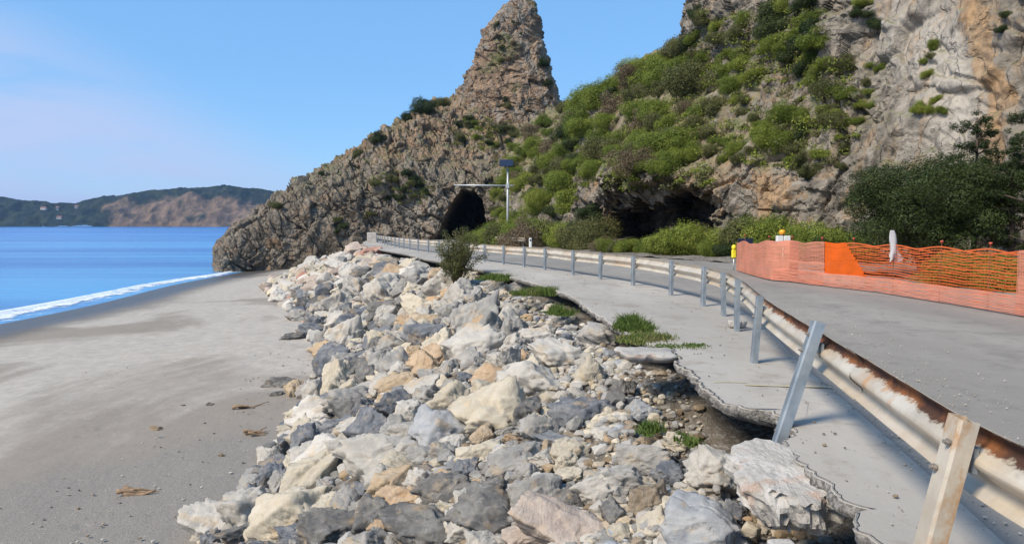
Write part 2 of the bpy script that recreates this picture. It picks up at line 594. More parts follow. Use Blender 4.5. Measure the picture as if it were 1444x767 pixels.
def earth_mat():
    t = NT('embankment_earth')
    n1, n2, n3 = t.noise(1.2, 5, .6), t.noise(8, 6, .7), 0
    c = t.mix(t.rng(n1, .35, .65), (.14, .115, .09), (.22, .195, .165))
    c = t.mix(t.rng(n2, .48, .62), c, (.33, .31, .28))
    return t.fin(c, .95, t.bump(t.math('ADD', n2, t.math('MULTIPLY', t.noise(30, 4, .7), .5)), 1, .08), 0, .1)
M['earth'] = earth_mat()

def leaf_mat(name, c0, c1, c2, trans=.38):
    t = NT(name)
    geo = t.n.new('ShaderNodeNewGeometry')
    oi = t.n.new('ShaderNodeObjectInfo')
    isl = geo.outputs['Random Per Island']
    clump = t.noise(2.2, 3, .6)
    f = t.math('ADD', t.math('MULTIPLY', isl, .28), t.math('ADD', t.math('MULTIPLY', oi.outputs['Random'], .45), t.math('MULTIPLY', t.math('SUBTRACT', clump, .42), 1.1)))
    c = t.mix(t.rng(f, .0, .45), c0, c1)
    c = t.mix(t.rng(f, .45, .85), c, c2)
    t.fin(c, .6, None, 0, .25)
    tr = t.n.new('ShaderNodeBsdfTranslucent')
    t.l.new(c, tr.inputs['Color'])
    mx = t.n.new('ShaderNodeMixShader')
    mx.inputs[0].default_value = trans
    t.l.new(t.b.outputs[0], mx.inputs[1]); t.l.new(tr.outputs[0], mx.inputs[2])
    t.l.new(mx.outputs[0], t.out.inputs['Surface'])
    return t.m
M['leaf'] = leaf_mat('shrub_leaf', (.095, .135, .02), (.178, .222, .034), (.31, .33, .06))
M['leaf_dark'] = leaf_mat('dark_leaf', (.016, .028, .008), (.032, .05, .012), (.064, .082, .02), .15)
M['leaf_olive'] = leaf_mat('olive_leaf', (.08, .09, .03), (.13, .135, .045), (.19, .18, .07))
M['leaf_dry'] = leaf_mat('dry_leaf', (.12, .085, .05), (.17, .125, .075), (.15, .15, .06), .2)
M['grass'] = leaf_mat('grass_blade', (.07, .115, .022), (.12, .17, .035), (.24, .22, .09), .3)
M['bark'] = plain('bark', (.085, .065, .048), .9, 0, .3, 9)
M['twig'] = plain('dry_twig', (.16, .115, .08), .9, 0, .3, 9)
M['driftwood'] = plain('driftwood', (.27, .18, .11), .85, 0, .3, 14)

def galv_mat():
    t = NT('galvanised_steel')
    n, n2 = t.noise(5, 5, .6), t.noise(2.5, 4, .6, t.mapping((4, 4, .6)))
    c = t.mix(t.rng(n, .3, .7), (.20, .235, .265), (.32, .355, .38))
    c = t.mix(t.math('MULTIPLY', t.rng(n2, .5, .7), .4), c, (.20, .23, .26))
    c = t.mix(t.math('MULTIPLY', t.rng(t.noise(3.2, 5, .65), .62, .74), .7), c, (.30, .15, .06))
    return t.fin(c, t.rng(n, .3, .7, .42, .62), t.bump(n, .1, .01), .45, .5)
M['galv'] = galv_mat()

def beam_mat():
    t = NT('rusty_rail_steel')
    h, near, _, _ = t.attr('tone')
    n = t.noise(3.0, 6, .65)
    ln = t.noise(7.0, 5, .65, t.mapping((1, .5, 1)))
    c = t.mix(t.rng(n, .3, .7), (.44, .385, .305), (.62, .56, .465))
    c = t.mix(t.math('MULTIPLY', t.rng(t.noise(1.1, 5, .6, t.mapping((1, .6, 2))), .45, .7), .5), c, (.52, .36, .20))
    band = t.math('MULTIPLY', t.rng(h, .54, .84), t.rng(h, .90, .985, 1, .35))
    r = t.math('ADD', band, t.math('ADD', t.math('MULTIPLY', t.math('SUBTRACT', ln, .5), 1.6), t.math('MULTIPLY', t.math('SUBTRACT', t.noise(28, 4, .7), .5), .7)))
    r = t.math('MULTIPLY', t.rng(r, .34, .62), near)
    drip = t.math('MULTIPLY', t.rng(t.noise(1.6, 4, .6, t.mapping((1, 1, .25), loc=(4, 2, 0))), .60, .68), near)
    c = t.mix(t.math('MULTIPLY', drip, .7), c, (.40, .19, .06))
    c = t.mix(r, c, t.mix(t.rng(n, .4, .62), (.055, .022, .012), (.21, .075, .022)))
    rust = t.math('MAXIMUM', r, t.math('MULTIPLY', drip, .7))
    return t.fin(c, t.rng(rust, 0, 1, .36, .9), t.bump(t.math('ADD', ln, rust), .2, .01), t.rng(rust, 0, 1, .15, 0.0), .5)
M['beam'] = beam_mat()

def rusty_post_mat():
    t = NT('rust_stained_post')
    n = t.noise(4, 6, .65)
    v = t.noise(3.2, 6, .7, t.mapping((1.5, 1.5, .8)))
    c = t.mix(t.rng(n, .3, .7), (.42, .36, .28), (.56, .50, .41))
    c = t.mix(t.math('MULTIPLY', t.rng(v, .44, .60), .85), c, (.40, .22, .095))
    c = t.mix(t.rng(t.noise(9, 5, .7), .66, .74), c, (.13, .06, .03))
    return t.fin(c, .55, t.bump(n, .15, .01), .1, .4)
M['post_rust'] = rusty_post_mat()
M['zinc'] = plain('zinc_bolt', (.30, .26, .22), .5, .6)

def net_mat(name, col, trans):
    t = NT(name)
    n = t.noise(2.2, 4, .6)
    c = t.mix(t.rng(n, .3, .7), tuple(q * .85 for q in col), col)
    t.fin(c, .5, None, 0, .3)
    tr = t.n.new('ShaderNodeBsdfTranslucent')
    t.l.new(c, tr.inputs['Color'])
    mx = t.n.new('ShaderNodeMixShader')
    mx.inputs[0].default_value = trans
    t.l.new(t.b.outputs[0], mx.inputs[1]); t.l.new(tr.outputs[0], mx.inputs[2])
    t.l.new(mx.outputs[0], t.out.inputs['Surface'])
    return t.m
M['net'] = net_mat('orange_net_plastic', (.88, .21, .06), .35)
M['net_pale'] = net_mat('faded_net_plastic', (.90, .42, .28), .45)
M['net_deep'] = net_mat('folded_net_plastic', (.90, .17, .015), .35)
M['plastic_white'] = net_mat('white_plastic_sheet', (.72, .70, .70), .35)
M['steel_rod'] = plain('rusty_steel_rod', (.17, .09, .06), .8, .2)
M['cap'] = plain('red_plastic_cap', (.45, .09, .05), .5)
M['paint_white'] = plain('white_paint', (.72, .72, .70), .5, 0, .08)
M['pole'] = plain('grey_painted_pole', (.50, .52, .52), .45, .3, .1)
M['dark_panel'] = plain('dark_blue_panel', (.018, .026, .055), .35, .1)
M['amber'] = plain('amber_plastic_lens', (.80, .36, .02), .3)
M['yellow'] = plain('yellow_plastic', (.82, .64, .03), .5)
M['line_yellow'] = asphalt_mat('worn_yellow_paint', (.47, .40, .24), (.60, .52, .31), .2, (.38, .34, .27))
M['line_white'] = plain('worn_white_paint', (.30, .287, .268), .9, 0, .12, 6, .2)
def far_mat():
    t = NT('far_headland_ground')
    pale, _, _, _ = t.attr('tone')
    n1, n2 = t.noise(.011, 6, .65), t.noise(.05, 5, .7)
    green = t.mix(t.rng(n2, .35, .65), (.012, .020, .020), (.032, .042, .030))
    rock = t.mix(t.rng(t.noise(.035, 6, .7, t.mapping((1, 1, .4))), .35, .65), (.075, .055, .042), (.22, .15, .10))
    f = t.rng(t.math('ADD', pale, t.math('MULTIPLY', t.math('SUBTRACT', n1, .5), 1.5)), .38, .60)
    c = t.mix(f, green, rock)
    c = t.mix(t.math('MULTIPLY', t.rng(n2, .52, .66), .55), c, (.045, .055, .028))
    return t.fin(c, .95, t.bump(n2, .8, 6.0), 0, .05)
M['far'] = far_mat()
M['house_wall'] = plain('pale_house_wall', (.55, .52, .47), .8, 0, .1, .3)
M['house_roof'] = plain('terracotta_roof', (.30, .13, .08), .85, 0, .2, .3)

# ------------------------------------------------------------------ plan of the place
RAIL = [(2.0,-3),(1.98,0.5),(1.94,2.3),(1.95,3.1),(2.1,4.0),(2.43,5.8),(2.88,8.5),(3.4,11),(3.72,12.9),(3.82,14.5),(3.64,16.7),(3.21,19.4),(2.62,21.6),(1.96,23.5),(1.2,26.0),(.5,28),(-.3,30),(-1.15,32.3),(-2.45,36),(-4.1,42.2),(-6.6,49),(-9.2,58),(-11.6,67),(-13.8,76)]
RIGHT = [(11.0,-8),(11.0,4),(11.9,12),(12.0,18),(11.0,25),(8.9,32),(6.4,38),(3.8,44.5),(1.1,52),(-1.0,60),(-2.6,70),(-3.6,80),(-3.6,92),(-3.6,125)]
EDGE_PX = [(1240,767),(1206,748),(1214,716),(1190,710),(1168,690),(1140,660),(1120,640),(1102,624),(1120,606),(1086,580),(1048,574),(1012,566),(985,540),(958,516),(944,494),(905,482),(868,462),(835,440),(806,418),(768,404),(722,391),(672,379),(640,372)]
EDGE = [(1.72,-3.0),(1.72,1.5),(1.78,2.8)] + [GR(*q)[:2] for q in EDGE_PX] + [(-4.2,35.5),(-6.0,42),(-8.6,49.5),(-11.2,58),(-13.4,67),(-15.2,76),(-16.5,84)]
TOE = [(-3.9,-6),(-4.0,2),(-4.3,8),(-4.7,11.5),(-5.2,17.7),(-6.4,25),(-8.3,31),(-12.5,42),(-17.0,53),(-19.8,60),(-20.5,66),(-20.0,75),(-19.0,90)]

_e = np.array(EDGE)
def x_edge(y):
    o = np.argsort(_e[:, 1], kind='stable')
    return np.interp(y, _e[o, 1], _e[o, 0])
_t = resample(np.array(TOE), .5)
def x_toe(y): return np.interp(y, _t[:, 1], _t[:, 0])
_rl = resample(np.array(RAIL), .25)
def x_rail(y): return np.interp(y, _rl[:, 1], _rl[:, 0])

SEA = -3.9
def x_shore(y): return -25.6 - 0.068 * np.asarray(y, float) + .5 * np.sin(np.asarray(y, float) * .16)
def z_beach(x, y):
    d = np.asarray(x, float) - x_shore(y)
    return SEA + np.where(d > 0, .042 * d - .0004 * d * d, .08 * d).clip(-3, .9)

def z_slope(x, y):                     # boulder bank between the sand and the road
    x, y = np.asarray(x, float), np.asarray(y, float)
    xt, xe = x_toe(y), x_edge(y)
    s = np.clip((x - xt) / (xe - xt), 0, 1.3)
    zt = z_beach(xt, y)
    ztop = zr(y) - .42
    prof = np.where(s < 1, np.clip(s, 0, 1) ** .92, 1.0)
    bulge = .35 * np.sin(np.clip(s, 0, 1) * math.pi)
    end = sstep(72, 62, y)
    z = zt - .12 + (ztop - zt + .12) * prof + bulge
    return z * end + (1 - end) * (zt - .5 + (ztop - zt) * sstep(.55, 1, s))

# ------------------------------------------------------------------ sand, sea
def build_beach():
    xs = np.concatenate([np.linspace(-90, -36, 30), np.linspace(-35, 0, 200), np.linspace(1, 60, 12)])
    ys = np.concatenate([np.linspace(-40, 4, 20), np.linspace(5, 45, 200), np.linspace(45.5, 100, 120), np.linspace(105, 220, 12)])
    X, Y = np.meshgrid(xs, ys, indexing='ij')
    Z = z_beach(X, Y)
    p = np.stack([X.ravel(), Y.ravel(), np.zeros(X.size)], 1)
    amp = sstep(-3.85, -3.5, Z.ravel())
    Z = Z.ravel() + amp * (.10 * fbm(p * np.array([.14, .07, 1]), 3) + .05 * fbm(p * .6, 3) + .015 * fbm(p * 2.2, 2))
    V = np.stack([X.ravel(), Y.ravel(), Z], 1)
    me = mesh_np('beach', V, grid_quads(len(xs), len(ys)), None, [M['sand']])
    dz = Z - SEA + .02 * fbm(p * .3, 3)
    wet = sstep(.26, .09, dz)
    # coarse dark grit close to the boulders
    dn = ((Y.ravel() - 14.0) - 1.07 * (X.ravel() + 9.8)) / 1.46
    coarse = sstep(2.2, -3.2, dn) * 1.02
    set_attr(me, 'tone', np.stack([wet, coarse, np.zeros_like(wet)], 1))
    link('beach', me, kind='structure')
    # sea sheet out to the horizon
    xs = np.array([-9000, -3000, -900, -300, -120, -60, -40, -30, -20, -10, 60, 400, 3000, 9000.])
    ys = np.array([-3000, -300, -60, 0, 20, 40, 60, 80, 120, 200, 400, 900, 2500, 6000, 12000.])
    X, Y = np.meshgrid(xs, ys, indexing='ij')
    V = np.stack([X.ravel(), Y.ravel(), np.full(X.size, SEA)], 1)
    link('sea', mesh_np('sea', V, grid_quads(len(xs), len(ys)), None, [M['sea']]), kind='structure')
    # breaking wave: a low rolling crest with a sheet of foam in front
    ys = np.linspace(-30, 86, 420)
    prof = [(-1.7, .012, 0.0), (-1.25, .05, .15), (-.95, .17, .55), (-.7, .26, .95), (-.5, .22, 1.0), (-.3, .10, .95), (0, .05, .85), (.4, .034, .68), (.9, .024, .5), (1.6, .016, .3), (2.4, .010, .0)]
    wob = fbm(np.stack([ys * .12, ys * 0, ys * 0 + 4.2], 1), 3)
    V, A = [], []
    for off, h, a in prof:
        w = .45 + .55 * sstep(90, 40, ys)
        x = x_shore(ys) - 1.9 * w - .25 + off * w * (1 + .35 * wob) + 1.1 * wob
        V.append(np.stack([x, ys, SEA + h * (1 + .5 * wob) * w + .006], 1))
        A.append(np.stack([np.full(len(ys), a), ys * 0, ys * 0], 1))
    me = mesh_np('breaking_wave', np.concatenate(V), grid_quads(len(prof), len(ys)), None, [M['foam']])
    set_attr(me, 'tone', np.concatenate(A))
    link('breaking_wave', me, kind='stuff', label='white foam of a small wave breaking along the sandy shore', category='foam')
build_beach()

# ------------------------------------------------------------------ cliffs
def loft_surface(rows_keys, nu, nv, vk):
    """rows_keys: list over columns of [row points]; returns (nu*nv,3) grid"""
    K = np.array(rows_keys, float)                     # cols, rows, 3
    nc, nr = K.shape[:2]
    # even spacing along the middle row
    d = catmull(K[:, 1], np.linspace(0, nc - 1, 800))
    s = np.concatenate([[0], np.cumsum(np.linalg.norm(np.diff(d, axis=0), axis=1))])
    # blend arc length and view-angle importance
    px, _, _ = proj(d)
    a = np.concatenate([[0], np.cumsum(np.abs(np.diff(np.clip(px, -100, 1700))))])
    q = .35 * s / s[-1] + .65 * a / max(a[-1], 1e-6)
    tu = np.interp(np.linspace(0, 1, nu), q, np.linspace(0, nc - 1, 800))
    rows = np.stack([catmull(K[:, r], tu) for r in range(nr)], 1)          # nu, nr, 3
    tv = np.interp(np.linspace(0, 1, nv), vk, np.arange(nr))
    out = np.stack([catmull(rows[i], tv) for i in range(nu)], 0)
    return out

def grid_normals(Gd):
    du = np.gradient(Gd, axis=0)
    dv = np.gradient(Gd, axis=1)
    n = np.cross(du, dv)
    n /= np.linalg.norm(n, axis=2)[..., None] + 1e-9
    return n

def saw(b):
    f = b - np.floor(b)
    return np.where(f < .82, f / .82, (1 - f) / .18) - .5

def rock_disp(p, s=1.0, dip=(0.5, 0.35), fa=.6, fb=.24, sw=.7):
    """signed displacement in metres giving blocky, bedded limestone"""
    ca, sa = math.cos(dip[0]), math.sin(dip[0])
    q = np.stack([p[:, 0] * ca + p[:, 2] * sa, p[:, 1], (-p[:, 0] * sa + p[:, 2] * ca) * 1.7], 1)
    warp = np.stack([perlin(p * .35 + 3), perlin(p * .35 + 9), perlin(p * .35 + 21)], 1)
    q = q + warp * 1.0
    d = 1.7 * fbm(p / 10.0, 3) + 1.0 * ridged(q / 5.0, 4) - .3
    e, c, tl = worley(q / np.array([2.6, 2.6, 2.6]))
    d += (.55 * (c - .5) + fa * tl) - .22 * np.exp(-e / .05)
    e, c, tl = worley(q / 1.05 + 40)
    d += .20 * (c - .5) + fb * tl - .10 * np.exp(-e / .07)
    bed = q[:, 2] / 2.4 + .9 * perlin(p * .22 + 5)
    bed2 = q[:, 2] / .85 + 1.1 * perlin(p * .5 + 15)
    d += sw * (.45 * saw(bed) + .18 * saw(bed2))
    joint = (q[:, 0] + .5 * q[:, 1]) / 3.1 + .8 * perlin(p * .25 + 25)
    d += sw * .38 * saw(joint)
    d += .16 * fbm(q * 1.6, 3) + .10 * ridged(p * 2.6, 2)
    return d * s

def W(x, y, z): return (x, y, z)

def make_headland():
    zb = -5.2
    K = [
        [W(3, 94, zb), P(752,262,97), P(770,205,102), P(800,168,110), P(800,175,122), P(800,240,150)],
        [W(-2.6, 93, zb), P(692,258,95), P(705,200,101), P(740,150,109), P(740,165,120), P(740,240,150)],
        [W(-7, 92.5, zb), P(645,255,94.5), P(655,200,100), P(690,150,108), P(690,160,120), P(690,240,150)],
        [W(-11, 92, zb), P(596,258,94), P(610,205,99), P(640,148,106), P(640,156,116), P(640,240,145)],
        [W(-16.5, 91, zb), P(540,272,93), P(550,222,97), P(580,168,104), P(580,175,113), P(580,250,142)],
        [W(-23, 89, zb), P(466,290,91), P(480,255,95), P(510,210,101), P(510,218,109), P(510,270,136)],
        [W(-29.5, 86.3, zb), P(382,322,88), P(396,300,91), P(425,260,97), P(424,268,104), P(430,310,128)],
        [W(-33.4, 84, zb), P(316,349,86.3), P(332,326,88.5), P(356,306,93), P(358,310,100), P(380,330,120)],
        [W(-35.0, 88, zb), P(309,350,91), P(322,334,93), P(338,318,97), P(345,318,103), P(365,335,118)],
        [W(-35.5, 100, zb), W(-34.5, 101, -1), W(-34, 102, 1), P(338,325,104), P(345,328,110), P(365,338,120)],
        [W(-32, 122, zb), W(-31, 122, -2), W(-30, 122, -1), P(360,330,122), P(365,332,125), P(370,340,130)],
    ]
    nu, nv = 620, 300
    Gd = loft_surface(K, nu, nv, [0, .42, .66, .88, .94, 1])
    n = grid_normals(Gd)
    p = Gd.reshape(-1, 3)
    n = n.reshape(-1, 3)
    c0 = np.array([-10, 105, 5.0])
    if ((p - c0) * n).sum(1).mean() < 0: n = -n
    low = sstep(6, 1, p[:, 2]) * sstep(-14, -22, p[:, 0])
    d = rock_disp(p, 1.0, (-.75, .3), .55, .22, .6) * (1 - .35 * low)
    p = p + n * d[:, None]
    # the tunnel bore: a rough leaning arch cut straight into the rock
    z0 = float(zr(92))
    h = p[:, 2] - z0
    wob = .35 * fbm(p * .8, 3)
    left = -9.6 + .42 * np.clip(h, 0, 9) + .5 * sstep(4.8, 6.4, h) + wob
    right = -2.9 - .15 * np.clip(h, 0, 9) - .9 * sstep(4.6, 6.4, h) + wob
    inside = np.minimum(np.minimum(p[:, 0] - left, right - p[:, 0]), (6.3 + wob - h))
    m = sstep(0, .22, inside) * (p[:, 1] < 106)
    p[:, 1] += m * 34
    me = mesh_np('headland', p, grid_quads(nu, nv), None, [M['headland']], False)
    px, py, _ = proj(p)
    nz = grid_normals(p.reshape(nu, nv, 3)).reshape(-1, 3)
    nz = nz * np.sign((nz * n).sum(1))[:, None]
    veg = sstep(.45, .75, nz[:, 2] + .25 * fbm(p * .5, 3)) * sstep(3, 9, p[:, 2]) * .8
    och = np.clip(sstep(4, 13, p[:, 2]) * .75 + .25 * sstep(.1, .4, fbm(p * .12, 3)), 0, 1)
    och = np.maximum(och, .9 * np.exp(-(((px - 385) / 18) ** 2 + ((py - 343) / 14) ** 2)))
    pale = .45 * np.exp(-(((px - 595) / 45) ** 2 + ((py - 290) / 40) ** 2)) + .25 * sstep(6, 12, p[:, 2])
    set_attr(me, 'tone', np.stack([pale, och, veg], 1))
    o = link('headland', me, kind='structure')
    return o

def make_spire():
    D = 108.0
    L = [(190,618,800),(165,628,792),(150,640,787),(130,650,783),(110,660,777),(85,669,770),(60,677,765),(40,684,762),(22,696,760),(10,708,757),(0,722,754),(-7,735,749)]
    rings = []
    th = np.linspace(0, 2 * math.pi, 260, endpoint=False)
    Kc, Ka = [], []
    for py, l, r in L:
        a, b = np.array(P(l, py, D)), np.array(P(r, py, D))
        Kc.append((a + b) / 2); Ka.append([abs(b[0] - a[0]) / 2, 0, 0])
    tv = np.linspace(0, len(L) - 1, 240)
    C, A = catmull(Kc, tv), catmull(Ka, tv)
    V = []
    for c, a in zip(C, A):
        a = a[0]
        rx, ry = a * 1.03, a * .66
        e = .8
        V.append(np.stack([c[0] + rx * np.sign(np.cos(th)) * np.abs(np.cos(th)) ** e, c[1] + 2.0 + ry * np.sign(np.sin(th)) * np.abs(np.sin(th)) ** e, np.full_like(th, c[2])], 1))
    V = np.array(V).transpose(1, 0, 2)
    n = grid_normals(V)
    n = n.reshape(-1, 3)
    p = V.reshape(-1, 3)
    cc = np.stack([C[:, 0], C[:, 1] + 2, C[:, 2]], 1)[None].repeat(len(th), 0).reshape(-1, 3)
    if ((p - cc) * n).sum(1).mean() < 0: n = -n
    d = rock_disp(p, .66, (-.6, .3), .7, .25)
    p = p + n * d[:, None]
    Q = grid_quads(len(th), len(tv), True)
    top = [(i * len(tv) + len(tv) - 1) for i in range(len(th))]
    T = [[top[0], top[i], top[i + 1]] for i in range(1, len(th) - 1)]
    me = mesh_np('rock_spire', p, Q, T, [M['headland']], False)
    px, py, _ = proj(p)
    och = np.clip(.68 + 1.0 * np.exp(-(((px - 700) / 25) ** 2 + ((py - 115) / 25) ** 2)) + .2 * fbm(p * .3, 3), 0, 1)
    pale = .35 + .3 * fbm(p * .25, 2)
    veg = .75 * sstep(.12, .35, fbm(p * .28 + 7, 3) + .25 * np.exp(-(((px - 715) / 25) ** 2 + ((py - 70) / 22) ** 2)))
    set_attr(me, 'tone', np.stack([pale, och, veg], 1))
    return link('rock_spire', me, kind='structure')

def make_hillside():
    zb = -1.2
    K = [
        [W(-2.0, 96, zb), P(700,268,97), P(705,215,101), P(730,160,112), P(745,168,122), P(760,240,150)],
        [W(1.6, 73, zb), P(752,300,75), P(770,225,86), P(800,156,100), P(800,165,112), P(800,240,140)],
        [W(5.6, 52.5, zb), P(832,268,53.5), P(838,205,61), P(852,126,77), P(856,140,90), P(860,240,120)],
        [W(8.7, 43.4, zb), P(925,252,44.3), P(918,178,53), P(912,92,67), P(914,110,80), P(920,240,110)],
        [W(11, 39.3, zb), P(1010,240,40.2), P(998,135,49), P(972,58,62), P(980,80,76), P(990,240,105)],
        [W(13.8, 34, zb), P(1112,225,37), P(1080,85,44.5), P(992,-20,57), P(1010,-10,70), P(1010,200,100)],
        [W(16.3, 28.3, zb), P(1270,190,32), P(1220,10,37.5), P(1120,-230,48), P(1130,-240,60), P(1130,0,95)],
        [W(17.8, 21, zb), P(1480,150,25.5), P(1440,-120,30), P(1380,-420,37), P(1380,-420,50), P(1380,-100,90)],
        [W(18.4, 11, zb), W(19.4, 11, 7), W(20.8, 11, 15), W(24, 11, 24), W(34, 12, 26), W(60, 12, 20)],
        [W(18.8, -6, zb), W(19.8, -6, 7), W(21.2, -6, 15), W(24.5, -6, 22), W(34, -6, 24), W(60, -6, 20)],
    ]
    nu, nv = 900, 380
    Gd = loft_surface(K, nu, nv, [0, .28, .60, .90, .95, 1])
    n = grid_normals(Gd).reshape(-1, 3)
    p = Gd.reshape(-1, 3)
    if (n[:, 2]).mean() < 0: n = -n
    px0, py0, _ = proj(p)
    slope = np.clip(n[:, 2], 0, 1)
    amp = 1.0 - .35 * sstep(.45, .75, slope)
    d = rock_disp(p, .9, (.75, .3), .5, .22, .3) * amp
    # smoother tall faces on the right-hand cliff
    face = np.exp(-(((px0 - 1330) / 110) ** 2 + ((py0 - 120) / 130) ** 2))
    d = d * (1 - .35 * face)
    g2 = d.reshape(nu, nv)
    wgt = sstep(1200, 1300, px0).reshape(nu, nv)
    for _ in range(3):
        pd = np.pad(g2, 1, 'edge')
        bl = (pd[:-2, 1:-1] + pd[2:, 1:-1] + pd[1:-1, :-2] + pd[1:-1, 2:] + 2 * g2) / 6
        g2 = g2 + (bl - g2) * wgt
    d = g2.ravel()
    # overhanging brow above the cave
    brow = np.exp(-(((px0 - 930) / 95) ** 2 + ((py0 - 262) / 24) ** 2))
    d = d + 1.1 * brow
    p = p + n * d[:, None]
    # cave: hollow pushed back into the hill, two mouths parted by a rib of rock
    wx, wy = 34 * fbm(p * .8, 4, .6), 34 * fbm(p * .8 + 30, 4, .6)
    def ell(cx, cy, rx, ry): return ((px0 + wx - cx) / rx) ** 2 + ((py0 + wy - cy) / ry) ** 2
    c1 = sstep(1.15, .75, ell(896, 318, 46, 34))
    c2 = sstep(1.15, .75, ell(968, 302, 30, 28))
    c3 = sstep(1.2, .5, ell(930, 300, 88, 40)) * .22
    m = np.clip(np.maximum(np.maximum(c1, c2), c3), 0, 1) * (p[:, 2] < 7)
    inward = np.array([.42, .90, .0])
    p = p + (m * 8.0)[:, None] * inward
    p[:, 2] += m * .3
    me = mesh_np('hillside', p, grid_quads(nu, nv), None, [M['hillside']], False)
    nz = grid_normals(p.reshape(nu, nv, 3)).reshape(-1, 3)
    nz = nz * np.sign((nz * n).sum(1))[:, None]
    veg = sstep(.50, .72, slope + .6 * fbm(p * .45, 4)) * .7
    veg = np.maximum(veg, sstep(.55, .85, nz[:, 2]) * .5 * (p[:, 2] > 4))
    veg = veg * (1 - m)
    ochre_spot = lambda cx, cy, rx, ry: np.exp(-(((px0 - cx) / rx) ** 2 + ((py0 - cy) / ry) ** 2))
    och = .34 + 1.2 * ochre_spot(1392, 75, 14, 50) + 1.1 * ochre_spot(1408, 165, 20, 60) + .6 * ochre_spot(1385, 20, 25, 25)
    och += .25 * ochre_spot(985, 260, 60, 40) + .55 * ochre_spot(1090, 275, 40, 35) + .25 * ochre_spot(845, 300, 20, 40) + .4 * ochre_spot(960, 175, 50, 30) + .3 * ochre_spot(885, 115, 20, 40)
    pale = .10 + .85 * ochre_spot(1345, 120, 62, 120) + .5 * ochre_spot(1265, 50, 45, 60) + .35 * ochre_spot(1100, 225, 60, 50) + .3 * ochre_spot(1000, 300, 20, 30)
    set_attr(me, 'tone', np.stack([np.clip(pale, 0, 1), np.clip(och, 0, 1), np.clip(veg, 0, 1)], 1))
    return link('hillside', me, kind='structure')

headland = make_headland()
spire = make_spire()
hillside = make_hillside()

def bvh_of(*obs):
    out = []
    for o in obs:
        me = o.data
        V = np.empty(len(me.vertices) * 3, np.float32); me.vertices.foreach_get('co', V)
        V = V.reshape(-1, 3)
        # every other grid line is enough for placing plants
        n = np.empty(len(me.polygons) * 4, np.int32) if False else None
        out.append(BVHTree.FromPolygons([tuple(v) for v in V.tolist()], [tuple(q.vertices) for q in me.polygons]))
    return out
BV = bvh_of(headland, spire, hillside)

def cast(px, py):
    d = ray(px, py).normalized()
    best = None
    for b in BV:
        h = b.ray_cast(Vector((0, 0, EYE)), d)
        if h[0] is not None and (best is None or h[3] < best[3]): best = h
    return best

# far headland across the bay, with a few houses among the trees
def make_far():
    D = 1500.0
    sil = [(-500,262),(-300,270),(-150,276),(-60,277),(0,280),(47,287),(66,288),(106,287.5),(126,282),(168,277),(219,271),(277,267.5),(318,264),(365,267.5),(400,273),(470,285),(560,300),(640,318)]
    K = []
    for x, y in sil:
        t = np.array(P(x, y, D + 160)); b = np.array(P(x, 319, D)); b[2] = SEA - 3
        m1 = b * .72 + t * .28; m1[2] = b[2] + (t[2] - b[2]) * .42
        m2 = b * .4 + t * .6; m2[2] = b[2] + (t[2] - b[2]) * .82
        e = t + np.array([0, 160, -25.0])
        K.append([b, m1, m2, t, e])
    nu, nv = 420, 90
    Gd = loft_surface(K, nu, nv, [0, .3, .62, .88, 1])
    n = grid_normals(Gd).reshape(-1, 3)
    p = Gd.reshape(-1, 3)
    if n[:, 2].mean() < 0: n = -n
    d = 34 * fbm(p / 130, 4, .55) + 16 * ridged(p / 60, 4) - 8
    k = np.tile(np.linspace(0, 1, nv), nu)
    p = p + n * (d * (.5 + .5 * sstep(0, .2, k)) * (1 - .75 * sstep(.55, .88, k)))[:, None]
    p[:, 2] += 1.6 * np.abs(fbm(p / 9, 2)) * 3
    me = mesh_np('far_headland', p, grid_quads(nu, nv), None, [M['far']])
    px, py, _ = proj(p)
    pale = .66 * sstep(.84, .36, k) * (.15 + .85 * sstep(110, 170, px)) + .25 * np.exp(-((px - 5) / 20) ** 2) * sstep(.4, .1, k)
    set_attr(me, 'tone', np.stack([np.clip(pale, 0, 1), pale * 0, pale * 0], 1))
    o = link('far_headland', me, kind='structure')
    bv = bvh_of(o)[0]
    lab = ['long low pale house among trees on the far headland', 'small white house on the wooded far shore below another', 'white house high in the trees beside the tallest far pine', 'tall narrow pale house on the wooded far headland']
    for i, (hx, hy, w, dp, ht) in enumerate([(62, 295, 11, 7, 4), (84, 308, 9, 7, 4), (108, 293, 7, 6, 4.5), (81, 296, 5, 5, 7)]):
        h = bv.ray_cast(Vector((0, 0, EYE)), ray(hx, hy).normalized())
        if h[0] is None: continue
        t = thing('house', lab[i], 'house', h[0] - Vector((0, 0, 1.5)), .2 * i, 'houses on the far headland')
        MB().box((0, 0, ht / 2), (w, dp, ht)).build('wall', M['house_wall'], t)
        r = MB()
        r.loft([[(-w/2-.5, -dp/2-.5, ht+.02), (-w/2-.5, dp/2+.5, ht+.02), (-w/2-.5, 0, ht + 2.4)], [(w/2+.5, -dp/2-.5, ht+.02), (w/2+.5, dp/2+.5, ht+.02), (w/2+.5, 0, ht + 2.4)]], True, True)
        r.build('roof', M['house_roof'], t)
        for q in (-.28, .28):
            MB().box((q * w, -dp/2 - .03, ht * .55), (1.2, .1, 1.5)).build('window', M['dark_panel'], t)
    return o
far = make_far()

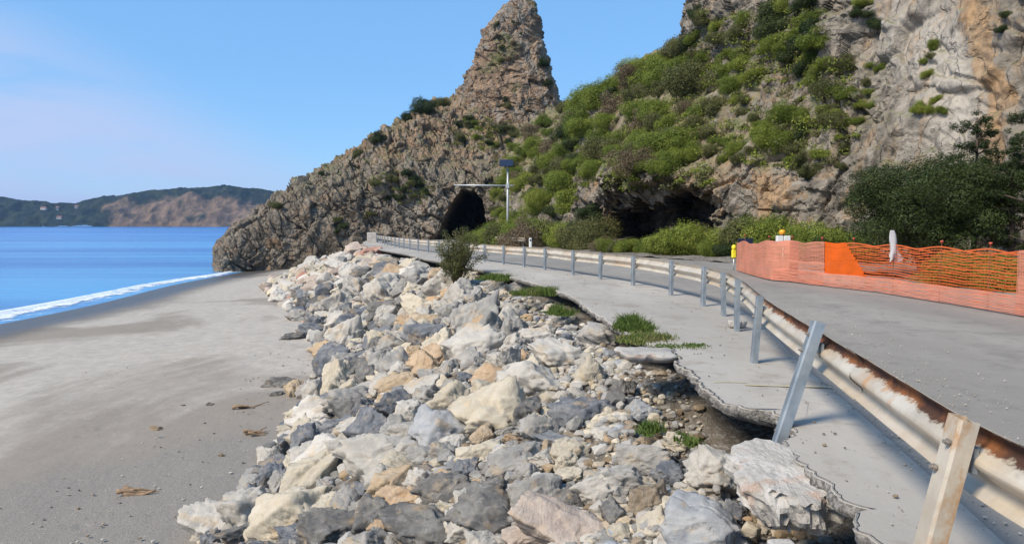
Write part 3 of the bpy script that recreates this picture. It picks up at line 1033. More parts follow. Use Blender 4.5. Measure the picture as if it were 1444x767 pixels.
# ------------------------------------------------------------------ road, shoulder, verge, bank
def strip(name, A, B, nu_x, z_off, mat, noise=.0, kind='structure'):
    A, B = np.asarray(A), np.asarray(B)
    w = np.linspace(0, 1, nu_x)
    X = A[:, None, 0] * (1 - w) + B[:, None, 0] * w
    Y = A[:, None, 1] * (1 - w) + B[:, None, 1] * w
    p = np.stack([X.ravel(), Y.ravel(), np.zeros(X.size)], 1)
    Z = zr(p[:, 1]) + z_off + (noise * fbm(p * .5, 3) if noise else 0)
    p[:, 2] = Z
    return link(name, mesh_np(name, p, grid_quads(len(A), nu_x), None, [mat]), kind=kind)

# pair of lines sampled at matching fractions
Rk = resample(np.array(RAIL + [(-14.4, 84), (-13, 92)]), .2)
ys = np.concatenate([np.linspace(-8, 40, 260), np.linspace(40.5, 125, 90)])
rt = resample(np.array(RIGHT), .3)
xl = np.where(ys < 76, np.interp(ys, _rl[:, 1], _rl[:, 0]), np.interp(ys, [76, 84, 92, 125], [-13.8, -12.4, -9.6, -9.6]))
road = strip('road', np.stack([xl + .38, ys], 1), np.stack([np.interp(ys, rt[:, 1], rt[:, 0]), ys], 1), 40, -.012, M['asphalt'], .014)
xr = np.interp(ys, rt[:, 1], rt[:, 0])
verge = strip('verge', np.stack([xr - .05, ys], 1), np.stack([xr + 14, ys + 2], 1), 30, .03, M['earth'], .25)

def make_shoulder():
    # broken seaward edge, densified and made ragged; slab has real thickness and a hollow under it
    E = np.array(EDGE, float)
    seg = [E[0]]
    for a, b in zip(E[:-1], E[1:]):
        L = np.linalg.norm(b - a)
        n = max(1, int(L / max(.035, .004 * abs(a[1]))))
        for k in range(1, n + 1): seg.append(a + (b - a) * k / n)
    E = np.array(seg)
    q = np.stack([E[:, 0], E[:, 1], np.zeros(len(E))], 1)
    E[:, 0] += (.10 * fbm(q * 2.3, 3) + .10 * fbm(q * 7, 3, .6))
    E[:, 1] += .10 * fbm(q * 6 + 50, 3, .6)
    yy = np.maximum.accumulate(np.clip(E[:, 1], -3, 84))
    # inner line walks along the rail beside it
    s = np.linspace(0, 1, len(E))
    yin = np.interp(np.arange(len(E)), np.arange(len(E)), np.sort(E[:, 1]))
    inn = np.stack([np.interp(yin, Rk[:, 1], Rk[:, 0]) + .45, yin], 1)
    inn = np.stack([np.convolve(np.pad(inn[:, j], 6, 'edge'), np.ones(13) / 13, 'valid') for j in range(2)], 1)
    w = np.linspace(0, 1, 22) ** 1.3
    rows = []
    ed = np.stack([E[:, 0], E[:, 1], zr(E[:, 1])], 1)
    rag = fbm(np.stack([E[:, 0] * 6, E[:, 1] * 6, np.full(len(E), 3.)], 1), 3)
    thick = .13 + .09 * rag
    inward = inn - E
    inward /= np.linalg.norm(inward, axis=1)[:, None] + 1e-6
    def off(dx, dz): return np.stack([E[:, 0] + inward[:, 0] * dx, E[:, 1] + inward[:, 1] * dx, zr(E[:, 1]) + dz], 1)
    rows.append(off(1.1, -.24)); rows.append(off(.5, -.22 - 0*rag))
    rows.append(off(.10 + .10 * rag, -thick)); rows.append(off(.02 + .14 * rag, -.085 - .05 * rag)); rows.append(off(.01 + .09 * np.roll(rag, 3), -.045)); rows.append(off(.004, -.004 - .012 * np.abs(rag)))
    for k in w[1:] if False else w:
        xx = E * (1 - k) + inn * k
        if k == 0: xx = E + inward * .03
        pz = np.stack([xx[:, 0], xx[:, 1], np.zeros(len(xx))], 1)
        rows.append(np.stack([xx[:, 0], xx[:, 1], zr(xx[:, 1]) + .004 + .012 * fbm(pz * .9, 3) - .01 * k], 1))
    V = np.array(rows)
    nr = len(rows)
    Q = grid_quads(nr, len(E))
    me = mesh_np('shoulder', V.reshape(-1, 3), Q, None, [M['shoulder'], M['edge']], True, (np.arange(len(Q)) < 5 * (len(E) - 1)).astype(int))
    return link('shoulder', me, kind='structure')
shoulder = make_shoulder()

def flat_line(name, pts, width, mat, parent):
    pts = resample(np.array([p[:2] for p in pts]), .08)
    g = np.random.default_rng(len(pts))
    V = []
    for p in pts:
        w = width * g.uniform(.3, .6)
        for y in (p[1] - w, p[1] + w):
            q = np.array([[p[0], y, 0.0]])
            V.append((p[0], y, float(zr(y)) + .008 + .012 * float(fbm(q * .9, 3)[0])))
    Q = [[2*i, 2*i+2, 2*i+3, 2*i+1] for i in range(len(pts) - 1)]
    return link(name, mesh_np(name, V, Q, None, [mat], False), parent)
flat_line('painted_line', [GR(1006, 540), GR(1030, 539.5), GR(1052, 540)], .03, M['line_yellow'], shoulder)
flat_line('painted_line', [GR(1050, 543.5), GR(1110, 545), GR(1172, 546)], .05, M['line_yellow'], shoulder)

def make_bank():
    ys = np.concatenate([np.arange(-6, 16, .09), np.arange(16, 40, .16), np.arange(40, 92, .35)])
    s = np.linspace(-.06, 1.0, 100)
    xt, xe = x_toe(ys), x_edge(ys)
    X = xt[:, None] + (xe - xt)[:, None] * s
    X = np.concatenate([X, (xe + .5)[:, None], (xe + 1.1)[:, None], (xe + 1.8)[:, None]], 1)
    Y = np.repeat(ys[:, None], X.shape[1], 1)
    Z = z_slope(X.ravel(), Y.ravel())
    p = np.stack([X.ravel(), Y.ravel(), Z], 1)
    r = .16 * fbm(p * .8, 3) + .10 * fbm(p * 3, 3) + .05 * ridged(p * 6, 2)
    S = np.concatenate([s, [1.1, 1.2, 1.3]])
    k = np.tile(S, len(ys))
    under = sstep(1.0, 1.3, k)
    p[:, 2] = Z + r * (1 - under) - .05 + .16 * under - .5 * sstep(.88, 1.0, k) * sstep(9.8, 8.2, p[:, 1])
    p[:, 2] = np.minimum(p[:, 2], np.where(k >= .97, zr(p[:, 1]) - .26, 9))
    me = mesh_np('embankment', p, grid_quads(len(ys), X.shape[1]), None, [M['earth']])
    return link('embankment', me, kind='structure')
bank = make_bank()
BANK_BV = bvh_of(bank)[0]
def bank_z(x, y):
    h = BANK_BV.ray_cast(Vector((x, y, 5)), Vector((0, 0, -1)))
    return h[0].z if h[0] is not None else float(z_slope(x, y))

# ------------------------------------------------------------------ boulders and rubble
def ico(sub):
    t = (1 + 5 ** .5) / 2
    V = [(-1,t,0),(1,t,0),(-1,-t,0),(1,-t,0),(0,-1,t),(0,1,t),(0,-1,-t),(0,1,-t),(t,0,-1),(t,0,1),(-t,0,-1),(-t,0,1)]
    F = [(0,11,5),(0,5,1),(0,1,7),(0,7,10),(0,10,11),(1,5,9),(5,11,4),(11,10,2),(10,7,6),(7,1,8),(3,9,4),(3,4,2),(3,2,6),(3,6,8),(3,8,9),(4,9,5),(2,4,11),(6,2,10),(8,6,7),(9,8,1)]
    V = [np.array(v) / np.linalg.norm(v) for v in V]
    for _ in range(sub):
        c, F2 = {}, []
        def mid(a, b):
            k = (min(a, b), max(a, b))
            if k not in c:
                v = V[a] + V[b]
                V.append(v / np.linalg.norm(v)); c[k] = len(V) - 1
            return c[k]
        for a, b, d in F:
            x, y, z = mid(a, b), mid(b, d), mid(d, a)
            F2 += [(a, x, z), (b, y, x), (d, z, y), (x, y, z)]
        F = F2
    return np.array(V), np.array(F)
ICO = {k: ico(k) for k in range(5)}

def rock_verts(seed, sub, worn=.05, rough=1.0, boxy=.5):
    """an irregular broken stone, roughly unit half-size: intersection of random planes, edges worn, surface pitted"""
    g = np.random.default_rng(seed)
    D, _ = ICO[sub]
    n = g.integers(6, 12)
    N = g.normal(size=(n, 3)); N /= np.linalg.norm(N, axis=1)[:, None]
    d = g.uniform(.62, 1.0, n)
    fr = np.linalg.qr(g.normal(size=(3, 3)))[0]
    ax = np.concatenate([fr, -fr])
    N = np.concatenate([N, ax + .18 * g.normal(size=(6, 3))])
    N /= np.linalg.norm(N, axis=1)[:, None]
    d = np.concatenate([d, g.uniform(.55, .85, 6)])
    dots = D @ N.T
    r = np.where(dots > .05, d / np.maximum(dots, .05), 9)
    r = -np.log(np.exp(-np.minimum(r, 3) / worn).sum(1)) * worn      # smooth minimum wears the edges
    p = D * r[:, None]
    off = seed * 3.71 % 97
    if sub >= 2:
        rr = .10 * fbm(p * 1.6 + off, 2)
        if sub >= 3: rr = rr + rough * (.045 * ridged(p * 2.6 + off, 3) + .018 * fbm(p * 8 + off, 2))
        if sub >= 4:
            e_, c_, t_ = worley(p * 2.3 + off)
            rr = rr + .19 * t_ + .08 * (c_ - .5)
            e_, c_, t_ = worley(p * 5.5 + off)
            rr = rr + .06 * t_
        p = p * (1 + rr)[:, None]
    return p

NVAR = 26
BOULD = []
for k in range(NVAR):
    V = rock_verts(100 + k, 4, .008 + .010 * (k % 3), .6 + .2 * (k % 4))
    BOULD.append(mesh_np('boulder', V, None, ICO[4][1], [M['boulder']], True))

PAL = {'white': (.53, .49, .435), 'pale': (.44, .405, .355), 'cream': (.50, .43, .32), 'tan': (.40, .285, .17), 'orange': (.46, .30, .165), 'grey': (.285, .27, .25), 'dark': (.082, .080, .080), 'slate': (.098, .112, .138), 'blue': (.34, .35, .365), 'pink': (.44, .345, .28), 'brown': (.22, .16, .10), 'brick': (.42, .20, .14)}
WORD = {'white': 'whitish limestone', 'pale': 'pale grey limestone', 'cream': 'cream limestone', 'tan': 'tan brown', 'orange': 'orange tinted', 'grey': 'mid grey', 'dark': 'dark charcoal grey', 'slate': 'dark blue grey', 'blue': 'light blue grey', 'pink': 'pinkish', 'brown': 'earthy brown', 'brick': 'brick red'}

placed = []       # x, y, r (plan radius)
BL = []           # every stone: dict

def slope_hit(px, py):
    r = ray(px, py)
    prev = None
    for y in np.arange(3.5, 80, .04):
        k = y / r.y
        x, z = r.x * k, EYE + r.z * k
        zs = float(max(z_slope(x, y), z_beach(x, y))) if x > x_toe(y) - 6 else float(z_beach(x, y))
        if z <= zs: return x, y, zs
    return None

HAND = [
 (445,583,78,46,'white'),(565,537,60,40,'tan'),(602,515,36,46,'orange'),(755,537,88,64,'pale'),(832,527,40,46,'cream'),(848,470,62,40,'grey'),
 (705,578,98,72,'cream'),(620,605,92,62,'blue'),(545,645,104,74,'pale'),(632,690,66,56,'dark'),(528,725,68,60,'dark'),(415,718,96,78,'cream'),
 (352,712,82,70,'pale'),(303,738,70,56,'pale'),(455,748,84,66,'dark'),(597,675,42,30,'white'),(670,640,66,44,'cream'),(628,637,46,38,'grey'),
 (568,703,66,52,'orange'),(603,752,112,52,'dark'),(688,722,100,72,'dark'),(722,650,82,52,'grey'),(755,690,82,68,'grey'),(800,745,132,74,'pink'),
 (990,745,134,88,'blue'),(905,648,80,42,'grey'),(1012,660,72,62,'pale'),(918,705,58,58,'brown'),(880,757,50,36,'cream'),(668,486,84,64,'pale'),
 (790,500,72,46,'white'),(595,430,56,42,'cream'),(695,440,48,38,'cream'),(540,436,44,32,'dark'),(433,416,36,20,'slate'),(492,450,36,24,'slate'),
 (460,493,44,32,'tan'),(416,546,26,34,'tan'),(394,541,36,14,'dark'),(446,466,36,22,'slate'),(522,600,58,56,'slate'),(560,574,50,38,'slate'),
 (490,563,64,46,'grey'),(607,470,60,44,'slate'),(640,440,40,40,'grey'),(500,635,64,44,'pale'),(555,485,50,36,'grey'),(760,472,46,30,'white'),
 (722,438,40,28,'pale'),(822,578,72,50,'slate'),(762,602,60,48,'grey'),(640,562,58,46,'cream'),(690,525,50,38,'orange'),(735,404,40,22,'grey'),
 (655,392,48,26,'cream'),(620,392,40,28,'tan'),(585,385,42,24,'white'),(548,372,40,22,'cream'),(510,385,36,24,'pale'),(480,375,36,22,'white'),
 (448,395,28,20,'pink'),(430,388,26,18,'brick'),(470,357,30,16,'white'),(500,352,32,16,'pink'),(525,357,34,14,'brick'),(400,402,22,14,'white'),
 (575,405,40,28,'grey'),(530,408,34,22,'cream'),(640,415,36,26,'orange'),(700,400,32,24,'grey'),(560,655,60,46,'cream'),(460,635,76,48,'white'),
 (960,622,40,26,'cream'),(880,672,64,44,'grey'),(945,668,50,34,'slate'),(855,612,40,26,'white'),(905,580,36,26,'blue'),(845,690,70,50,'pale'),
 (870,620,38,28,'orange'),(700,690,54,40,'dark'),(655,745,60,46,'pale'),(740,760,70,46,'pink'),(925,745,56,52,'cream'),(575,610,44,36,'pale'),
]
def add_stone(x, y, z, sx, sy, sz, col, hand=False):
    BL.append(dict(x=x, y=y, z=z, s=(sx, sy, sz), c=col, hand=hand))
    placed.append((x, y, (sx + sy) / 2))
for (px, py, w, h, c) in HAND:
    hit = slope_hit(px, py + h * .32)
    if hit is None: continue
    x, y, z = hit
    sx = w / F_PX * y / 2 * 1.2
    sz = max(h / F_PX * y / 2 * 1.0, .45 * sx)
    sy = (sx + sz) / 2
    add_stone(x, y + .25 * sy, z + .30 * sz, sx, sy, sz, c, True)
    BL[-1]['key'] = (px, py)

def pick_colour(x, y, s):
    px, py, _ = proj(np.array([x, y, float(z_slope(x, y))]))
    if y > 42 and s > .55 and random.random() < .55: return random.choice(['pink', 'brick', 'white', 'white', 'cream'])
    if y > 42: return random.choice(['white', 'pale', 'cream', 'pale', 'pink'])
    if s < .35 and y < 40: return random.choice(['grey', 'slate', 'pale', 'grey', 'slate', 'dark', 'slate', 'cream'])
    return random.choice(['pale', 'pale', 'white', 'grey', 'cream', 'grey', 'grey', 'pale', 'grey', 'cream', 'slate', 'tan', 'dark', 'pale', 'orange', 'dark'])

def scatter(n, rlo, rhi, ymin, ymax, smin, smax, gap=.82, tries=14000):
    got = 0
    px = np.array([p[0] for p in placed]); 
    arr = np.array(placed) if placed else np.zeros((0, 3))
    arr = list(map(tuple, arr))
    A = np.array(arr) if arr else np.zeros((0, 3))
    buf = np.zeros((n, 3)); nb = 0
    for _ in range(tries):
        if got >= n: break
        y = ymin + (ymax - ymin) * random.random() 
        s = smin + (smax - smin) * random.random()
        xt, xe = float(x_toe(y)), float(x_edge(y))
        x = xt + (xe - xt) * s
        r = rlo + (rhi - rlo) * random.random() ** 1.6
        if s > .80 and y < 22: r *= .55
        for B in (A, buf[:nb]):
            if len(B):
                d2 = (B[:, 0] - x) ** 2 + (B[:, 1] - y) ** 2
                if (d2 < (gap * (B[:, 2] + r)) ** 2).any(): break
        else:
            sx, sy, sz = r * random.uniform(.85, 1.3), r * random.uniform(.8, 1.15), r * random.uniform(.45, 1.0)
            if x + sx * .8 > xe and y < 60: continue
            z = float(max(z_slope(x, y), z_beach(x, y)))
            BL.append(dict(x=x, y=y, z=z + random.uniform(.1, .55) * sz, s=(sx, sy, sz), c=pick_colour(x, y, s), hand=False))
            placed.append((x, y, r))
            buf[nb] = (x, y, r); nb += 1
            got += 1
    return got
scatter(150, .42, .85, 30, 68, -.01, .95, .80)
scatter(110, .30, .62, 15, 34, .0, .82, .80)
scatter(70, .22, .46, 4.5, 16, .0, .60, .80)
scatter(320, .22, .42, 24, 68, -.02, .97, .74)
scatter(320, .13, .28, 8, 30, -.03, .93, .72)
scatter(300, .09, .19, 4.2, 16, -.02, .95, .72)
scatter(420, .09, .17, 12, 34, -.03, .97, .70, 9000)
scatter(520, .05, .11, 4.0, 15, -.03, .98, .70, 9000)

def visible_size(b):
    _, _, f = proj(np.array([b['x'], b['y'], b['z']]))
    px, py, f = proj(np.array([b['x'], b['y'], b['z']]))
    if px < -30 or px > 1480 or py > 800 or f < 1: return 0
    return max(b['s']) / f
BL.sort(key=visible_size, reverse=True)
N_IND = 300
SIZEW = lambda b: ('big' if max(b['s']) > .62 else ('middling' if max(b['s']) > .33 else 'small')) + (' flat' if b['s'][2] < .6 * max(b['s']) else (' tall' if b['s'][2] > .85 * max(b['s']) else ' blocky'))
def zone(b):
    y = b['y']
    s = (b['x'] - float(x_toe(y))) / (float(x_edge(y)) - float(x_toe(y)))
    if y > 38: along = 'near the headland'
    elif y > 20: along = 'beside the dry shrub'
    elif y > 11: along = 'below the grass mound'
    else: along = 'near the leaning post'
    up = 'low on the bank' if s < .22 else ('midway up the bank' if s < .68 else 'high on the bank')
    return up, along
def rand_rot(o, hand):
    o.rotation_euler = (random.uniform(-.5, .5), random.uniform(-.5, .5), random.uniform(0, 6.28))

SPECIAL = {(755,537): 'large rounded pale grey boulder with pitted surface in the middle of the bank',
           (990,745): 'big blue grey veined boulder under the broken concrete lump',
           (445,583): 'flat whitish boulder lying alone on the sand at the foot of the bank',
           (415,718): 'blocky cream boulder at the foot of the bank beside the sand'}
for i, b in enumerate(BL[:N_IND]):
    o = bpy.data.objects.new('boulder', BOULD[i % NVAR])
    COL.objects.link(o)
    o.location = (b['x'], b['y'], b['z'])
    rz = random.uniform(0, 6.28) if not b['hand'] else random.choice([0, 1.57, 3.14, 4.71]) + random.uniform(-.25, .25)
    tl_ = .3 if b['hand'] else .55
    o.rotation_euler = (random.uniform(-tl_, tl_), random.uniform(-tl_, tl_), rz)
    sx, sy, sz = b['s']
    if b['hand'] and abs(math.sin(rz)) > .7: sx, sy = sy, sx
    o.scale = (sx * 1.04, sy * 1.04, sz * 1.18)
    j = random.uniform(.86, 1.12)
    o.color = (*[(q * .88 + m_ * .12) * j for q, m_ in zip(PAL[b['c']], (.36, .335, .30))], 1)
    up, along = zone(b)
    o['label'] = f"{SIZEW(b)} {WORD[b['c']]} boulder {up} {along}"
    o['category'] = 'boulder'
    if b.get('key') in SPECIAL:
        o['label'] = SPECIAL[b['key']]
        continue
    o['group'] = f"{SIZEW(b)} {WORD[b['c']]} boulders {up} {along}"

def join_stones(name, items, sub, mat, label, seed0):
    D, Fc = ICO[sub]
    base = [rock_verts(seed0 + k, sub, .02) for k in range(24)]
    nv, nf = len(D), len(Fc)
    V = np.empty((len(items) * nv, 3)); T = np.empty((len(items) * nf, 3), int); C = np.empty((len(items) * nv, 3))
    for i, b in enumerate(items):
        e = Matrix.Rotation(random.uniform(0, 6.28), 3, Vector((random.gauss(0, 1), random.gauss(0, 1), random.gauss(0, 1))).normalized())
        p = base[i % 24] @ np.array(e).T * np.array(b['s']) * 1.1
        V[i * nv:(i + 1) * nv] = p + np.array([b['x'], b['y'], b['z']])
        T[i * nf:(i + 1) * nf] = Fc + i * nv
        C[i * nv:(i + 1) * nv] = np.array(PAL[b['c']]) * random.uniform(.75, 1.15)
    me = mesh_np(name, V, None, T, [mat], False)
    set_attr(me, 'rock', C)
    return link(name, me, kind='stuff', label=label, category=name.replace('_', ' '))
join_stones('rubble', BL[N_IND:N_IND + 520], 2, M['rubble'], 'smaller stones filling the gaps between the boulders of the bank', 900)
join_stones('small_rubble', BL[N_IND + 520:], 1, M['rubble'], 'smallest broken stones wedged between the boulders of the bank', 950)

# gravel and chips: washed-out bank below the road edge, gaps between boulders, road margin, sand
GRAV = []
def gravel(n, ymin, ymax, smin, smax, lo, hi, cols):
    for _ in range(n):
        y = ymin + (ymax - ymin) * random.random() ** 1.3
        s = smin + (smax - smin) * random.random()
        xt, xe = float(x_toe(y)), float(x_edge(y))
        x = xt + (xe - xt) * s
        r = lo + (hi - lo) * random.random() ** 2.2
        z = bank_z(x, y) + .35 * r
        GRAV.append(dict(x=x, y=y, z=z, s=(r * 1.2, r, r * .75), c=random.choice(cols)))
gravel(3600, 3.8, 13, .50, 1.0, .02, .075, ['pale', 'grey', 'grey', 'grey', 'blue', 'brown', 'cream'])
gravel(2200, 3.9, 9.9, .76, 1.06, .018, .07, ['brown', 'grey', 'pale', 'grey', 'brown', 'dark', 'cream'])
gravel(1700, 10, 30, .45, 1.0, .03, .11, ['pale', 'grey', 'white', 'cream', 'blue'])
gravel(1500, 4, 24, 0, .6, .03, .12, ['pale', 'grey', 'slate', 'grey', 'dark'])
gravel(900, 24, 66, 0, 1.0, .06, .2, ['white', 'pale', 'pink', 'cream', 'brick'])
join_stones('gravel', [q for q in GRAV if q['s'][1] > .04], 1, M['rubble'], 'loose gravel and stone chips washed out below the road edge', 1500)
join_stones('grit', [q for q in GRAV if q['s'][1] <= .04], 0, M['rubble'], 'fine grit and chips between the stones of the bank', 1550)
GRAV = []
for _ in range(2600):                                 # loose chippings along the landward foot of the rail
    y = 2.5 + 14 * random.random() ** 1.3
    x = float(x_rail(y)) + .35 + abs(random.gauss(0, .9))
    r = .003 + .009 * random.random() ** 3
    GRAV.append(dict(x=x, y=y, z=float(zr(y)) + r * .4, s=(r * 1.2, r, r * .7), c=random.choice(['pale', 'grey', 'white', 'cream'])))
for _ in range(260):                                  # crumbs on the shoulder
    y = 3.6 + 22 * random.random()
    xe, xr_ = float(x_edge(y)), float(x_rail(y))
    x = xe + .12 + (xr_ - xe) * random.random()
    r = .004 + .014 * random.random() ** 3
    GRAV.append(dict(x=x, y=y, z=float(zr(y)) + .008 + r * .4, s=(r * 1.2, r, r * .7), c=random.choice(['pale', 'grey', 'brown', 'dark'])))
join_stones('road_chippings', GRAV, 0, M['rubble'], 'loose stone chippings scattered over the road beside the guardrail', 1700)
GRAV = []
for _ in range(700):
    y = 9 + 20 * random.random() ** 1.6
    x = float(x_toe(y)) - .2 - abs(random.gauss(0, 3.2))
    r = .008 + .03 * random.random() ** 4
    GRAV.append(dict(x=x, y=y, z=float(z_beach(x, y)) + .02, s=(r * 1.3, r, r * .6), c=random.choice(['pale', 'grey', 'brown', 'white', 'dark'])))
join_stones('beach_pebbles', GRAV, 0, M['rubble'], 'tiny pebbles and shell bits scattered over the grey sand', 1800)

# stones lying singly on the sand
for i, (px, py, w, h, c, lab) in enumerate([
    (220,602,16,8,'brown','small brown stone lying alone on the open sand'),
    (259,570,6,5,'dark','tiny dark round stone on the open sand'),
    (296,570,14,5,'dark','small flat dark stone on the sand by the driftwood'),
    (224,617,12,4,'grey','small flat grey stone beside the brown one on sand'),
    (312,643,8,5,'brown','small brown pebble on the dark gritty sand'),
    (390,556,18,9,'dark','small dark stone beside the tan one at the foot of the bank'),
    (433,437,14,6,'slate','flat dark stone half buried in the sand far along'),
    (414,475,32,9,'dark','low dark stone half buried in the sand near slate blocks')]):
    x, y, z = G(px, py + h * .4, float(z_beach(-8, 18)))
    z = float(z_beach(x, y))
    o = bpy.data.objects.new('beach_stone', BOULD[(i * 5 + 3) % NVAR]); COL.objects.link(o)
    s = w / F_PX * y / 2
    o.location = (x, y, z + .2 * s); o.scale = (s * 1.2, s * .9, max(h / F_PX * y * .6, s * .45)); o.rotation_euler = (0, 0, random.uniform(-.4, .4))
    o.color = (*PAL[c], 1)
    o['label'] = lab; o['category'] = 'stone'

# driftwood on the sand
def driftwood(px, py, L, label, seed):
    g = random.Random(seed)
    x, y, _ = G(px, py, -3.2)
    z = float(z_beach(x, y))
    t = MB()
    for k in range(4):
        a = g.uniform(-.5, .5)
        p0 = np.array([-L / 2 * g.uniform(.5, 1), g.uniform(-.15, .15), .04])
        pts = [p0 + np.array([L * q * math.cos(a), L * q * math.sin(a) * .6, .05 * math.sin(q * 5 + k)]) for q in np.linspace(0, g.uniform(.6, 1), 7)]
        t.tube(pts, np.linspace(.045, .012, 7) * g.uniform(.7, 1.3), 6)
    o = t.build('driftwood', M['driftwood'], None, True, label=label, category='driftwood')
    o.location = (x, y, z); o.rotation_euler = (0, 0, .35)
driftwood(350, 575, .85, 'tangle of brown driftwood on pale sand beside the boulders', 1)
driftwood(362, 612, .6, 'thin driftwood scraps on the dark gritty sand', 4)
driftwood(195, 690, .7, 'thin dark stick lying on the dark gritty sand', 9)

# ------------------------------------------------------------------ broken concrete
def concrete_lump():
    out = np.array([(1.52,4.98),(1.56,5.25),(1.68,5.42),(1.86,5.46),(1.98,5.28),(2.08,5.02),(2.19,4.78),(2.2,4.6),(2.06,4.5),(1.86,4.47),(1.68,4.52),(1.55,4.7)])
    out = catmull(np.concatenate([out, out[:1]]), np.linspace(0, len(out), 121)[:-1])
    c = out.mean(0)
    rings = []
    for k, zz in [(.0,-.30),(.35,-.30),(.62,-.285),(.76,-.25),(.86,-.21),(.93,-.17),(.975,-.13),(1.0,-.085),(1.0,-.05),(.985,-.02),(.95,.0),(.9,.008),(.8,.012),(.7,.012),(.6,.014),(.5,.012),(.4,.014),(.3,.012),(.2,.012),(.1,.012),(0,.012)]:
        xy = c + (out - c) * k
        rings.append(np.c_[xy, np.full(len(xy), zz)])
    R3 = np.array(rings)
    p = R3.reshape(-1, 3)
    side = np.repeat(np.array([r[0][2] < .005 for r in rings]), 120)
    dirn = np.c_[p[:, :2] - c, np.zeros(len(p))]; dirn /= np.linalg.norm(dirn, axis=1)[:, None] + 1e-6
    _, c_, t_ = worley(p * 9 + 3)
    p = p + dirn * (side * (.10 * fbm(p * 5, 3) + .06 * t_ + .04 * fbm(p * 17, 2)))[:, None]
    p[:, 2] += np.where(side, .03 * fbm(p * 8 + 9, 3), .02 * fbm(p * 4, 4) + .012 * ridged(p * 11, 3)) - .08 * np.clip((5.1 - p[:, 1]), 0, 1) - .03
    me = mesh_np('concrete_lump', p - np.array([c[0], c[1], 0]), grid_quads(len(rings), 120), None, [M['concrete']], False)
    # close the ring direction
    A = np.arange(len(rings) * 120).reshape(len(rings), 120); A = np.concatenate([A, A[:, :1]], 1)
    Q = np.stack([A[:-1, :-1], A[:-1, 1:], A[1:, 1:], A[1:, :-1]], -1).reshape(-1, 4)
    me = mesh_np('concrete_lump', p - np.array([c[0], c[1], 0]), Q, None, [M['concrete']], False)
    o = link('concrete_lump', me, label='pitted lump of broken concrete tipping off the road edge over a void', category='concrete')
    o.location = (c[0], c[1], 0)
    o.rotation_euler = (.06, -.05, 0)
    # old post stub below it
    t = MB()
    x, y, _ = GR(1104, 700)
    t.box((x, y, -.72), (.15, .10, .9), None, .012)
    t.build('concrete_post', M['concrete'], None, label='short pale concrete post standing under the broken lump', category='post')
concrete_lump()

def concrete_slab():
    x, y, _ = GR(914, 500)
    g = np.random.default_rng(5)
    th = np.linspace(0, 2 * math.pi, 40, endpoint=False)
    rr = 1 / np.maximum(np.abs(np.cos(th)) / .34, np.abs(np.sin(th)) / .22) * (1 + .08 * np.sin(th * 5) + .05 * g.normal(size=40))
    rings = []
    for zz, k in [(-.11, .0), (-.11, .78), (-.07, .93), (-.02, 1.0), (.005, .985), (.012, .9), (.014, .5), (.014, 0)]:
        jit = 1 + .04 * g.normal(size=40) * (0 < k < 1)
        rings.append(np.stack([np.cos(th) * rr * k * jit, np.sin(th) * rr * k * jit, np.full(40, zz)], 1))
    o = MB().loft(rings).build('concrete_slab', M['concrete'], None, True, label='flat broken slab jutting out past the road edge below the grass', category='concrete')
    o.location = (x - .02, y, .035); o.rotation_euler = (.03, .04, .1); o.scale = (1.05, 1.25, .8)
    x, y, _ = GR(1040, 462)
    o2 = MB().loft([r * np.array([.42, .42, .9]) for r in rings]).build('concrete_slab', M['concrete'], None, True, label='small loose concrete chunk on the shoulder beside the guardrail posts', category='concrete')
    o2.location = (x, y, .10); o2.rotation_euler = (0, .05, .6)
concrete_slab()

# ------------------------------------------------------------------ guardrail
def rail_profile(n=26):
    """corrugated beam seen in section: (offset towards road, height) from bottom edge to top edge"""
    k = np.array([(.030, 0), (.042, .008), (.078, .045), (.083, .062), (.078, .080), (.030, .118), (.006, .140), (0, .158), (.006, .176), (.030, .198), (.078, .236), (.083, .254), (.078, .271), (.042, .306), (.030, .314)])
    t = np.linspace(0, len(k) - 1, n)
    return np.stack([np.interp(t, np.arange(len(k)), k[:, 0]), np.interp(t, np.arange(len(k)), k[:, 1])], 1)
PROF = rail_profile(43)

def beam_mesh(path, z0, near, tilt=0.0):
    """path (n,2) line of the post faces; beam on its landward side"""
    t = np.gradient(path, axis=0); t /= np.linalg.norm(t, axis=1)[:, None]
    nrm = np.stack([t[:, 1], -t[:, 0]], 1)
    rings, att = [], []
    th = .004
    pr = np.concatenate([PROF, (PROF + np.array([-th, 0]))[::-1]])
    hh = np.concatenate([PROF[:, 1], PROF[::-1, 1]]) / .314
    for p, m, zz, nn in zip(path, nrm, z0, near):
        ti = tilt
        o = pr[:, 0] + (pr[:, 1] - .15) * ti
        rings.append(np.stack([p[0] + m[0] * o, p[1] + m[1] * o, zz + pr[:, 1]], 1))
        att.append(np.stack([hh, np.full(len(hh), nn), hh * 0], 1))
    b = MB().loft(rings, True, False)
    me = b.mesh('beam', M['beam'], True)
    set_attr(me, 'tone', np.concatenate(att))
    return me

